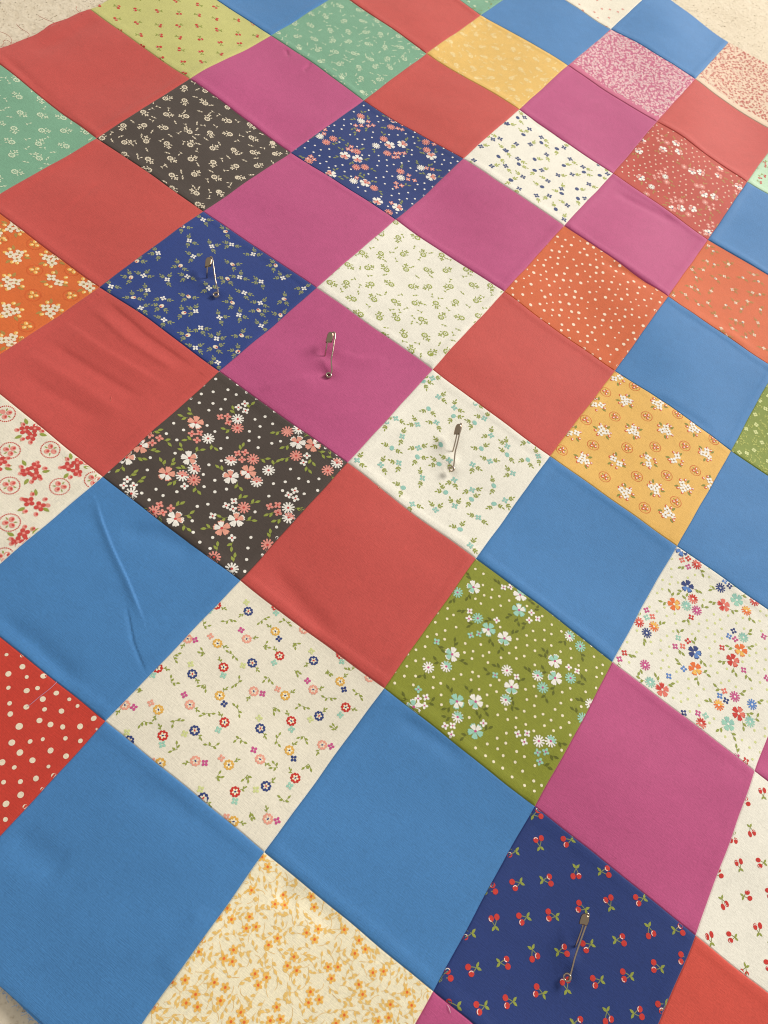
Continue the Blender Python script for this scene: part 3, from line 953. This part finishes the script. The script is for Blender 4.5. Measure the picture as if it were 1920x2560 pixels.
PRINTS = {
    (-2, -6): ('cream', p_sparse('rose', 'ink_green'), 'cream square with tiny rose flowers and green leaves'),
    (0, -6): ('blush', p_speck('ink_coral2', 'ink_coral2', None, 3400, 1.55, 1.9), 'cream square densely speckled with coral blossoms'),
    (-3, -5): ('mint', p_speck('mint_white', 'moss', None, 420, 1.8, 2.4), 'mint square with dark green leaf print'),
    (-1, -5): ('magenta', p_speck('pink_ink', 'pink_ink', 'ink_navy', 2900, 1.5, 2.2), 'pink square with dense white leaf and blossom print'),
    (1, -5): ('pale_mint', p_pale_cherry, 'pale mint square with small red cherries'),
    (-2, -4): ('yellow', p_yellow_calico, 'yellow square with small pale flowers'),
    (0, -4): ('brick', p_brick_posy, 'brick red square with white and pink posies and dots'),
    (-3, -3): ('mint', p_mint_calico, 'mint green square with small pale flowers'),
    (-1, -3): ('ivory', p_white_blue, 'white square with small navy blue flowers'),
    (1, -3): ('orange2', p_orange_vines, 'orange square with tiny white flowers and tan leaves'),
    (-4, -2): ('lime', p_lime_cherry, 'yellow-green square with small red cherries'),
    (-2, -2): ('navy', p_navy_posy, 'navy square with pink and white posies and dots'),
    (0, -2): ('orange2', p_orange_dots, 'orange square with uneven cream dots'),
    (2, -2): ('leaf_green', p_leafy, 'green square with dense pale leaf print'),
    (-3, -1): ('brown', p_brown_calico, 'brown square with small cream flowers'),
    (-1, -1): ('ivory', p_white_green, 'white square with small green flowers'),
    (1, -1): ('gold', p_gold_bouquet, 'golden yellow square with white bouquets and ringed berries'),
    (-4, 0): ('mint', p_mint_calico_left, 'mint green square with larger pale flowers'),
    (-2, 0): ('royal', p_navy_vines, 'navy square with white flowers, buds and green sprigs'),
    (0, 0): ('ivory', p_cream_vines, 'cream square with teal flowers and green sprigs'),
    (2, 0): ('ivory', p_multi_posy, 'white square with multicoloured posies and pale dots'),
    (-3, 1): ('orange', p_orange_bouquet, 'orange square with white bouquets and ringed berries'),
    (-1, 1): ('brown', p_brown_posy, 'brown square with pink and white posies and dots'),
    (1, 1): ('olive', p_olive_posy, 'olive green square with white and aqua posies and dots'),
    (3, 1): ('ivory', p_cream_cherry, 'cream square with red cherries'),
    (-2, 2): ('cream', p_cream_bouquet, 'cream square with red bouquets and ringed berries'),
    (0, 2): ('cream', p_cream_rings, 'cream square with small red, blue, yellow and peach flowers'),
    (2, 2): ('navy', p_navy_cherry, 'navy square with red cherries'),
    (-1, 3): ('red', p_red_dots, 'red square with uneven pale dots'),
    (1, 3): ('butter', p_butter_flowers, 'cream square with dense yellow flowers and leaves'),
}
SOLID = {(-1, -6): 'blue', (-2, -5): 'blue', (0, -5): 'coral', (-3, -4): 'coral', (-1, -4): 'pink', (1, -4): 'blue', (-4, -3): 'blue', (-2, -3): 'coral', (0, -3): 'pink',
         (-3, -2): 'pink', (-1, -2): 'pink', (1, -2): 'blue', (-4, -1): 'coral', (-2, -1): 'pink', (0, -1): 'coral', (2, -1): 'blue', (-3, 0): 'coral', (-1, 0): 'pink', (1, 0): 'blue', (3, 0): 'pink',
         (-2, 1): 'coral', (0, 1): 'coral', (2, 1): 'pink', (-1, 2): 'blue', (1, 2): 'blue', (3, 2): 'tomato', (0, 3): 'blue', (2, 3): 'pink'}
SOLID_LABEL = {'blue': 'plain blue square', 'coral': 'plain coral red square', 'pink': 'plain rose pink square', 'tomato': 'plain tomato red square'}
EXTRA_LABEL = {(-1, 2): 'plain blue square with a long sharp crease', (-2, 1): 'plain coral red square with fanned pleats', (-1, 0): 'plain rose pink square pierced by a safety pin'}
FINE = {(-1, 2), (-2, 1), (-1, 0), (0, 1), (0, 3), (1, 2)}


def clip01(poly, lo=0.0015, hi=0.9985):
    """Sutherland-Hodgman against the unit square; poly is an (n,2) list in square coordinates."""
    out = [tuple(q) for q in poly]
    for ax in (0, 1):
        for sgn, lim in ((1, lo), (-1, hi)):
            inp, out = out, []
            if not inp: return out
            for k in range(len(inp)):
                a, b = inp[k - 1], inp[k]
                ia, ib = sgn * (a[ax] - lim) >= 0, sgn * (b[ax] - lim) >= 0
                if ia != ib:
                    t = (lim - a[ax]) / (b[ax] - a[ax])
                    out.append((a[0] + t * (b[0] - a[0]), a[1] + t * (b[1] - a[1])))
                if ib: out.append(b)
    return out


def axis_samples(n):
    e = [0, .002, .004, .0065, .010, .016, .024, .035]
    mid = list(np.linspace(.05, .95, n))
    return np.array(e + mid + [1 - q for q in reversed(e)])


def build_patch(i, j, parent):
    solid = (i + j) % 2 != 0
    pt = Patch(i, j, solid)
    if solid:
        base = SOLID.get((i, j)) or ['blue', 'coral', 'pink'][(i * 2 + j) % 3]
        label = EXTRA_LABEL.get((i, j)) or SOLID_LABEL[base]
        draw = None
    elif (i, j) in PRINTS:
        base, draw, label = PRINTS[(i, j)]
    else:
        q = (i * 3 + j) % 4
        base, draw, label = [('red', p_orange_dots, 'red square with cream dots'), ('cream', p_sparse('ink_pink', 'ink_green'), 'cream square with small pink flowers'),
                             ('mint', p_speck('mint_white', 'mint_white', None, 300, 2.2, 2.2), 'mint square with small pale flowers'), ('navy', p_orange_dots, 'navy square with cream dots')][q]
    ax = axis_samples(88 if (i, j) in FINE else 42)
    n = len(ax)
    ss, tt = np.meshgrid(ax, ax, indexing='ij')
    st = np.stack([ss.ravel(), tt.ravel()], 1)
    # raw outer edges of the quilt waver a little
    XY = pt.st2xy(st)
    for edge, co, axis_, sg in ((i == I0, st[:, 0], 0, -1), (j == J0, st[:, 1], 1, 1), (j + 1 == J1, 1 - st[:, 1], 1, -1)):
        if edge:
            w = np.exp(-(co / .07) ** 2)
            XY[:, axis_] += sg * w * (1.3 if axis_ == 0 else .35) * (np.sin(XY[:, 1 - axis_] * 75 + 1.7) + 0.6 * np.sin(XY[:, 1 - axis_] * 190 + .3)) * MM
    XYs = [XY]
    faces = []
    idx = np.arange(n * n).reshape(n, n)
    quads = np.stack([idx[:-1, :-1], idx[:-1, 1:], idx[1:, 1:], idx[1:, :-1]], -1).reshape(-1, 4)
    a, b, c = XY[quads[0][0]], XY[quads[0][1]], XY[quads[0][2]]
    if (b[0] - a[0]) * (c[1] - a[1]) - (b[1] - a[1]) * (c[0] - a[0]) < 0: quads = quads[:, ::-1]
    faces = quads.tolist()
    lifts = [np.zeros(n * n)]
    cols, mi = [base], [0] * len(faces)
    if draw:
        P = Print(pt, i * 977 + j * 31 + 3)
        draw(P)
        vc = n * n
        allp = np.concatenate([q[0] for q in P.polys])
        allst = pt.xy2st(allp)
        o = 0
        for poly, col, layer in P.polys:
            stp = allst[o:o + len(poly)]
            o += len(poly)
            if stp.min() < .0015 or stp.max() > .9985:
                if (stp.max(0) < 0).any() or (stp.min(0) > 1).any(): continue
                cl = clip01(stp)
                if len(cl) < 3: continue
                poly = pt.st2xy(np.array(cl))
            ar = .5 * np.sum(poly[:, 0] * np.roll(poly[:, 1], -1) - poly[:, 1] * np.roll(poly[:, 0], -1))
            if abs(ar) < 1e-9: continue
            if ar < 0: poly = poly[::-1]
            if col not in cols: cols.append(col)
            k = len(poly)
            faces.append(list(range(vc, vc + k)))
            mi.append(cols.index(col))
            XYs.append(poly)
            lifts.append(np.full(k, (0.07 + 0.022 * layer) * MM))
            vc += k
    V, N = pt.surface(np.concatenate(XYs), np.concatenate(lifts))
    # turned-down rim where this square lies on the quilt's outer edge
    rim = []
    if i == I0: rim.append(idx[0, :])
    if i + 1 == I1: rim.append(idx[-1, :])
    if j == J0: rim.append(idx[:, 0])
    if j + 1 == J1: rim.append(idx[:, -1])
    V, N = V.tolist(), N.tolist()
    for row in rim:
        o = len(V)
        for k in row:
            V.append([V[k][0], V[k][1], V[k][2] - 0.0006])
            N.append(N[k])
        for k in range(len(row) - 1):
            faces.append([int(row[k]), int(row[k + 1]), o + k + 1, o + k])
            mi.append(0)
    me = bpy.data.meshes.new('fabric_square')
    me.from_pydata(V, [], faces)
    for cname in cols: me.materials.append(ink(cname))
    me.polygons.foreach_set('material_index', mi)
    me.polygons.foreach_set('use_smooth', [True] * len(faces))
    me.update()
    me.normals_split_custom_set_from_vertices(N)
    ob = link('fabric_square', me, parent)
    ob['label'] = label
    return pt


# ------------------------------------------------------------------ carpet under the quilt
def carpet_material():
    mt = bpy.data.materials.new('carpet_wool')
    mt.use_nodes = True
    nt = mt.node_tree
    n, l = nt.nodes, nt.links
    b = n['Principled BSDF']
    tc = n.new('ShaderNodeTexCoord')
    t1 = n.new('ShaderNodeTexNoise'); t1.inputs['Scale'].default_value = 260; t1.inputs['Detail'].default_value = 4
    t2 = n.new('ShaderNodeTexNoise'); t2.inputs['Scale'].default_value = 26; t2.inputs['Detail'].default_value = 2
    for t in (t1, t2): l.new(tc.outputs['Object'], t.inputs['Vector'])
    r1 = n.new('ShaderNodeValToRGB')
    r1.color_ramp.elements[0].position = .32; r1.color_ramp.elements[0].color = srgb(224, 211, 187)
    r1.color_ramp.elements[1].position = .68; r1.color_ramp.elements[1].color = srgb(234, 222, 200)
    l.new(t1.outputs['Fac'], r1.inputs['Fac'])
    mx = n.new('ShaderNodeMix'); mx.data_type = 'RGBA'; mx.blend_type = 'MULTIPLY'
    mx.inputs['Factor'].default_value = .35
    r2 = n.new('ShaderNodeValToRGB')
    r2.color_ramp.elements[0].position = .3; r2.color_ramp.elements[0].color = (.86, .84, .81, 1)
    r2.color_ramp.elements[1].position = .7
    l.new(t2.outputs['Fac'], r2.inputs['Fac'])
    l.new(r1.outputs[0], mx.inputs[6]); l.new(r2.outputs[0], mx.inputs[7])
    l.new(mx.outputs[2], b.inputs['Base Color'])
    b.inputs['Roughness'].default_value = .95
    b.inputs['Specular IOR Level'].default_value = .1
    bu = n.new('ShaderNodeBump'); bu.inputs['Strength'].default_value = .4; bu.inputs['Distance'].default_value = .0016
    l.new(t1.outputs['Fac'], bu.inputs['Height']); l.new(bu.outputs[0], b.inputs['Normal'])
    return mt


CARPET_Z = -0.0055
carpet_mat = carpet_material()
me = bpy.data.meshes.new('carpet')
me.from_pydata([(-3, -3, CARPET_Z), (3, -3, CARPET_Z), (3, 3, CARPET_Z), (-3, 3, CARPET_Z)], [], [(0, 1, 2, 3)])
me.materials.append(carpet_mat)
tag(link('carpet', me), 'cream low pile carpet under the patchwork', kind='structure')

# ------------------------------------------------------------------ the quilt top
quilt = bpy.data.objects.new('quilt_top', None)
scene.collection.objects.link(quilt)
quilt.location = (0, 0, 0)
tag(quilt, 'patchwork quilt top of floral print and plain cotton squares spread on cream carpet', 'quilt')
PATCH = {}
for i in range(I0, I1):
    for j in range(J0, J1):
        PATCH[(i, j)] = build_patch(i, j, quilt)


def base_colour(i, j):
    if (i + j) % 2 == 0: return PRINTS[(i, j)][0] if (i, j) in PRINTS else 'cream'
    return SOLID.get((i, j)) or ['blue', 'coral', 'pink'][(i * 2 + j) % 3]


def fringe():
    r = random.Random(21)
    V, Fc, mi, cols = [], [], [], []
    runs = [((I0, j), (I0, j + 1), (I0, j), (-1, 0)) for j in range(J0, J1)] + [((i, J0), (i + 1, J0), (i, J0), (0, 1)) for i in range(I0, 3)] + [((i, J1), (i + 1, J1), (i, J1 - 1), (0, -1)) for i in range(-2, 3)]
    for a, b, cell, out in runs:
        col = base_colour(*cell)
        if col not in cols: cols.append(col)
        p = PATCH[cell]
        A, B = LAT[a], LAT[b]
        for _ in range(120):
            t = r.uniform(.01, .99)
            q = A * (1 - t) + B * t
            z = float(p.height(np.array([q - np.array(out) * .0006]))[0])
            ang = math.atan2(out[1], out[0]) + r.uniform(-1.1, 1.1)
            ln = r.choice([.0012, .0018, .0026, .004]) * r.uniform(.7, 1.3)
            w = .00008
            pts_ = []
            x, y = q - np.array(out) * .0005
            cur = r.uniform(-1.2, 1.2)
            for k in range(4):
                pts_.append((x, y, z - .0004 * k + .0001))
                x += math.cos(ang) * ln / 3
                y += math.sin(ang) * ln / 3
                ang += cur / 3
            nx, ny = -math.sin(ang) * w, math.cos(ang) * w
            o = len(V)
            for c in pts_: V.extend([(c[0] + nx, c[1] + ny, c[2]), (c[0] - nx, c[1] - ny, c[2])])
            for k in range(3):
                Fc.append((o + 2 * k, o + 2 * k + 1, o + 2 * k + 3, o + 2 * k + 2))
                mi.append(cols.index(col))
    me = bpy.data.meshes.new('frayed_edge')
    me.from_pydata(V, [], Fc)
    for c in cols: me.materials.append(ink(c))
    me.polygons.foreach_set('material_index', mi)
    o = link('frayed_edge', me, quilt)
    o['kind'] = 'stuff'
    o['label'] = 'short frayed threads along the raw outer edge'


fringe()


def surf_z(x, y):
    q = np.array([[x, y]])
    for p in PATCH.values():
        st = p.xy2st(q)[0]
        if -.001 <= st[0] <= 1.001 and -.001 <= st[1] <= 1.001:
            return float(p.height(q)[0])
    return CARPET_Z + 0.004


# ------------------------------------------------------------------ carpet pile round the quilt's edge
def pile():
    r = np.random.RandomState(4)
    x0, x1 = LAT[(I0, 0)][0], LAT[(I1, 0)][0]
    V, Fc = [], []
    zones = [(-0.95, -0.44, -0.15, 1.15, 44000), (-0.46, 0.6, 0.66, 1.15, 34000), (-0.30, 0.25, -0.60, -0.44, 12000)]
    outline = [LAT[(I0, j)] for j in range(J0, J1 + 1)] + [LAT[(i, J1)] for i in range(I0 + 1, I1 + 1)] + [LAT[(I1, j)] for j in range(J1 - 1, J0 - 1, -1)] + [LAT[(i, J0)] for i in range(I1 - 1, I0, -1)]
    poly = np.array(outline)
    for xa, xb, ya, yb, cnt in zones:
        p = np.column_stack([r.uniform(xa, xb, cnt), r.uniform(ya, yb, cnt)])
        ins = np.zeros(cnt, bool)
        for k in range(len(poly)):
            a, b = poly[k - 1], poly[k]
            c = ((a[1] > p[:, 1]) != (b[1] > p[:, 1])) & (p[:, 0] < (b[0] - a[0]) * (p[:, 1] - a[1]) / (b[1] - a[1] + 1e-12) + a[0])
            ins ^= c
        for x, y in p[~ins]:
            a, h = r.uniform(0, 6.28), r.uniform(.0008, .0017)
            lean = r.uniform(.2, 1.0) * h
            w = r.uniform(.0002, .00045)
            ca, sa = math.cos(a), math.sin(a)
            o = len(V)
            z = CARPET_Z - .0005
            V += [(x - sa * w, y + ca * w, z), (x + sa * w, y - ca * w, z), (x + ca * lean * .4 + sa * w, y + sa * lean * .4 - ca * w, z + h * .65),
                  (x + ca * lean * .4 - sa * w, y + sa * lean * .4 + ca * w, z + h * .65), (x + ca * lean, y + sa * lean, z + h)]
            Fc += [(o, o + 1, o + 2, o + 3), (o + 3, o + 2, o + 4)]
    me = bpy.data.meshes.new('carpet_pile')
    me.from_pydata(V, [], Fc)
    me.materials.append(carpet_mat)
    me.polygons.foreach_set('use_smooth', [True] * len(Fc))
    me.update()
    nr = r.normal(0, .22, (len(V), 3)) + np.array([0, 0, 1.0])
    me.normals_split_custom_set_from_vertices((nr / np.linalg.norm(nr, axis=1)[:, None]).tolist())
    tag(link('carpet_pile', me), 'short cream carpet fibres around the patchwork edge', 'carpet pile', kind='stuff')


pile()


# ------------------------------------------------------------------ wire and thread tubes
def tube(name, pts, radius, mat, parent=None, sides=8, closed=False):
    pts = [Vector(q) for q in pts]
    # smooth with Catmull-Rom
    sm = []
    n = len(pts)
    for k in range(n - 1):
        p0, p1, p2, p3 = pts[max(k - 1, 0)], pts[k], pts[k + 1], pts[min(k + 2, n - 1)]
        for q in range(4):
            t = q / 4
            sm.append(.5 * ((2 * p1) + (p2 - p0) * t + (2 * p0 - 5 * p1 + 4 * p2 - p3) * t * t + (3 * p1 - p0 - 3 * p2 + p3) * t ** 3))
    sm.append(pts[-1])
    V, Fc = [], []
    up = Vector((.13, .21, .97))
    for k, p in enumerate(sm):
        d = (sm[min(k + 1, len(sm) - 1)] - sm[max(k - 1, 0)]).normalized()
        a = d.cross(up)
        if a.length < 1e-4: a = d.cross(Vector((1, 0, 0)))
        a.normalize()
        b = d.cross(a).normalized()
        up = a.cross(d)
        r = radius(k / (len(sm) - 1)) if callable(radius) else radius
        for s in range(sides):
            q = 2 * math.pi * s / sides
            V.append(p + a * (r * math.cos(q)) + b * (r * math.sin(q)))
    for k in range(len(sm) - 1):
        for s in range(sides):
            Fc.append((k * sides + s, k * sides + (s + 1) % sides, (k + 1) * sides + (s + 1) % sides, (k + 1) * sides + s))
    Fc.append(tuple(range(sides))[::-1])
    Fc.append(tuple((len(sm) - 1) * sides + s for s in range(sides)))
    me = bpy.data.meshes.new(name)
    me.from_pydata(V, [], Fc)
    me.materials.append(mat)
    me.polygons.foreach_set('use_smooth', [True] * len(Fc))
    me.update()
    return link(name, me, parent)


# ------------------------------------------------------------------ safety pins
def metal(name, colour):
    mt = simple_mat(name, colour, .17, 1.0)
    nt = mt.node_tree
    t = nt.nodes.new('ShaderNodeTexNoise')
    t.inputs['Scale'].default_value = 900
    mr = nt.nodes.new('ShaderNodeMapRange')
    mr.inputs['To Min'].default_value = .1
    mr.inputs['To Max'].default_value = .28
    nt.links.new(t.outputs['Fac'], mr.inputs['Value'])
    nt.links.new(mr.outputs[0], nt.nodes['Principled BSDF'].inputs['Roughness'])
    return mt


steel = metal('nickel_plated_wire', (.47, .39, .31, 1))  # base colour darkened to carry reflections of the dim room and quilt
cap_metal = metal('nickel_plated_clasp', (.36, .28, .20, 1))  # darker than the wire: dark room reflections put into the base colour
WIRE = 0.00056


def up3(q):
    return Vector(unproject(q[0], q[1], q[2] * MM))


def safety_pin(label, spine, arm, cap_top, cap_axis, coil, cap_face):
    """spine, arm: lists of (photo x, photo y, height mm). coil: (x, y, height). cap_top/cap_axis give the clasp's rounded end and its mouth."""
    base = up3((coil[0], coil[1], 0))
    root = bpy.data.objects.new('safety_pin', None)
    scene.collection.objects.link(root)
    root.location = base
    tag(root, label, 'safety pin', 'safety pins basting the patchwork')
    inv = Matrix.Translation(-base)
    sp = [inv @ up3(q) for q in spine]
    ar = [inv @ up3(q) for q in arm]
    tube('spine_wire', sp, WIRE, steel, root)
    tube('pin_arm', ar, lambda t: WIRE * .92, steel, root)
    # coil: one and a half turns in the plane of the pin
    cc = inv @ up3(coil)
    top, mouth = inv @ up3(cap_top), inv @ up3(cap_axis)
    ax = (top - cc).normalized()
    side = (ar[0] - sp[1])
    side = (side - ax * side.dot(ax)).normalized()
    nor = ax.cross(side).normalized()
    pts = []
    for k in range(30):
        a = -.2 + k / 29 * 2 * math.pi * 2.1
        pts.append(cc + (side * math.cos(a) + ax * math.sin(a)) * .0018 + nor * (k / 29 - .5) * .0026)
    tube('coil', pts, WIRE, steel, root, 8)
    # clasp: a folded sheet-metal cap, round at the top, open at the mouth, with a lip over the pin arm
    d = (mouth - top)
    ln = d.length
    d.normalize()
    sd = Vector(side)
    sd = (sd - d * sd.dot(d)).normalized()
    nn = d.cross(sd).normalized()
    V, Fc = [], []
    prof = [(0.0, .08), (.02, .34), (.07, .58), (.15, .78), (.26, .91), (.42, 1.0), (.65, 1.0), (.85, .97), (1.0, .93)]
    seg = 20
    W, T = .0025, .0014
    for inner in (0, 1):
        for u, s in prof:
            for k in range(seg):
                a = 2 * math.pi * k / seg
                cw = math.copysign(abs(math.cos(a)) ** .75, math.cos(a)) * (W * s - inner * .0003)
                ct = math.copysign(abs(math.sin(a)) ** .75, math.sin(a)) * (T * min(1, s * 1.15) - inner * .0003)
                # a curved lip: the mouth runs further down on the arm side
                dl = ln * u + (ln * .22 * (.5 + .5 * math.cos(a)) * u ** 3)
                pinch = 1 - .35 * (u ** 2) * (abs(math.cos(a)) < .45)
                V.append(top + d * dl + sd * cw + nn * (ct * pinch))
    rows = len(prof)
    for inner in (0, 1):
        o = inner * rows * seg
        for r_ in range(rows - 1):
            for k in range(seg):
                f = (o + r_ * seg + k, o + r_ * seg + (k + 1) % seg, o + (r_ + 1) * seg + (k + 1) % seg, o + (r_ + 1) * seg + k)
                Fc.append(f[::-1] if inner else f)
        Fc.append(tuple(o + k for k in range(seg)))
    for k in range(seg):
        a, b = (rows - 1) * seg + k, (rows - 1) * seg + (k + 1) % seg
        Fc.append((a, b, b + rows * seg, a + rows * seg))
    me = bpy.data.meshes.new('clasp')
    me.from_pydata(V, [], Fc)
    me.materials.append(cap_metal)
    me.polygons.foreach_set('use_smooth', [True] * len(Fc))
    me.update()
    link('clasp', me, root)
    return root


safety_pin('open-wired steel safety pin through the navy square with green sprigs',
           [(525, 643, 11), (529.5, 643, 11.2), (532, 653, 10.6), (534, 668, 9.6), (537, 690, 8), (539.5, 706, 6.8), (543, 719, 4.6), (545.3, 731, 2.8), (544, 740, 1.6)],
           [(519, 654, 9.4), (518.5, 668, 7.4), (517.6, 682, 4), (517.3, 692, .4), (519, 700, -2)], (523, 643.5, 10.4), (520.5, 664, 8.8), (540, 737, 2.0), 1)
safety_pin('steel safety pin through the plain rose pink square',
           [(832, 830, 11), (836.5, 832, 11), (837.5, 842, 10.5), (834.8, 858, 9.6), (832, 878, 8.2), (828.6, 897, 6.8), (828.5, 909, 5.2), (829.6, 922, 3.4), (829, 933, 2)],
           [(819, 850, 9.4), (818, 858, 8.2), (815.5, 872, 5), (812.6, 888, .2), (811, 898, -2.5)], (828.5, 830, 10.6), (822.5, 853, 8.8), (821.5, 938, 2.2), 1)
safety_pin('steel safety pin through the cream square with teal flowers',
           [(1150.5, 1058.5, 11), (1154, 1060, 11), (1153, 1068, 10.6), (1149, 1084, 9.8), (1143.5, 1108, 8.4), (1138.2, 1129, 6.8), (1136.2, 1146, 5), (1134.5, 1162, 3), (1132, 1171, 1.8)],
           [(1143.5, 1080, 9.4), (1141.5, 1089, 8), (1138, 1105, 4.6), (1133.8, 1121.5, .4), (1131, 1131, -2.5)], (1149, 1060, 10.6), (1142.8, 1083, 9), (1129, 1172, 2.0), 1)
safety_pin('steel safety pin through the navy square with red cherries',
           [(1467, 2284, 11), (1471.5, 2285, 11), (1471, 2294, 10.6), (1464, 2316, 9.8), (1452, 2350, 8.4), (1438, 2391, 6.8), (1431, 2418, 4.6), (1424.5, 2443, 2.8), (1421, 2451, 1.8)],
           [(1461, 2300, 9.4), (1457, 2314, 8), (1450, 2335, 4.6), (1441, 2359.5, .4), (1436, 2371, -2.5)], (1465.5, 2285, 10.6), (1458.5, 2309, 9), (1418.5, 2443, 2.0), 1)


# ------------------------------------------------------------------ loose threads
def thread(label, pts, colour, radius=.16, lift=.25, hop=0.0):
    P3 = []
    for k, q in enumerate(pts):
        xy = unproject(*q)[:2]
        z = surf_z(*xy) + (lift + hop * math.sin(math.pi * k / max(1, len(pts) - 1))) * MM
        w = unproject(q[0], q[1], z)
        P3.append((w[0], w[1], surf_z(w[0], w[1]) + (lift + hop * math.sin(math.pi * k / max(1, len(pts) - 1))) * MM))
    base = Vector(P3[0])
    o = tube('loose_thread', [Vector(q) - base for q in P3], radius * MM, simple_mat('thread_dye', srgb(*colour), .8, 0, .2), None, 6)
    o.location = base
    tag(o, label, 'thread')
    return o


thread('short coral thread curling from the corner of the coral square beside the yellow-green cherry square', [(192, 16), (190, 22), (195, 28), (204, 36)], (186, 96, 84))
thread('nearly straight coral thread lying on the carpet beside the frayed coral edge', [(96, 39), (107, 45), (123, 52), (140, 59), (149, 64)], (186, 96, 84))
thread('hooked coral thread bending back to the frayed coral edge', [(41, 60), (48, 68), (58, 75), (70, 82), (73, 88), (68, 96)], (180, 88, 76))
thread('looped coral thread arching round a smaller tangle on the carpet', [(-12, 78), (2, 80), (18, 87), (28, 97), (29, 106), (25, 114)], (180, 88, 76))
thread('small tangled coral thread inside the arch of the looped one', [(3, 116), (10, 108), (9, 103), (16, 100), (25, 105), (27, 110)], (180, 88, 76))
q = lambda reg, *a: [px(reg, *b) for b in a]
thread('lilac thread end trailing from the seam over the red dotted square', q('20', (358, 1092), (320, 1130), (250, 1185), (190, 1235), (172, 1246)), (196, 156, 186), .15, .3, .6)
thread('white thread snippet at the seam of the navy cherry square', q('31', (1228, 1540), (1240, 1562), (1246, 1588)), (236, 222, 226), .14, .3, .4)
thread('tiny pale thread loop on the seam under the teal flowered cream square', q('11', (792, 1478), (800, 1470), (808, 1478), (801, 1487), (793, 1480)), (226, 200, 176), .13, .3)
thread('tiny pink lint fibre lying on the pleated coral square', q('10', (699, 910), (697, 924), (694, 938)), (226, 130, 116), .14, .2)
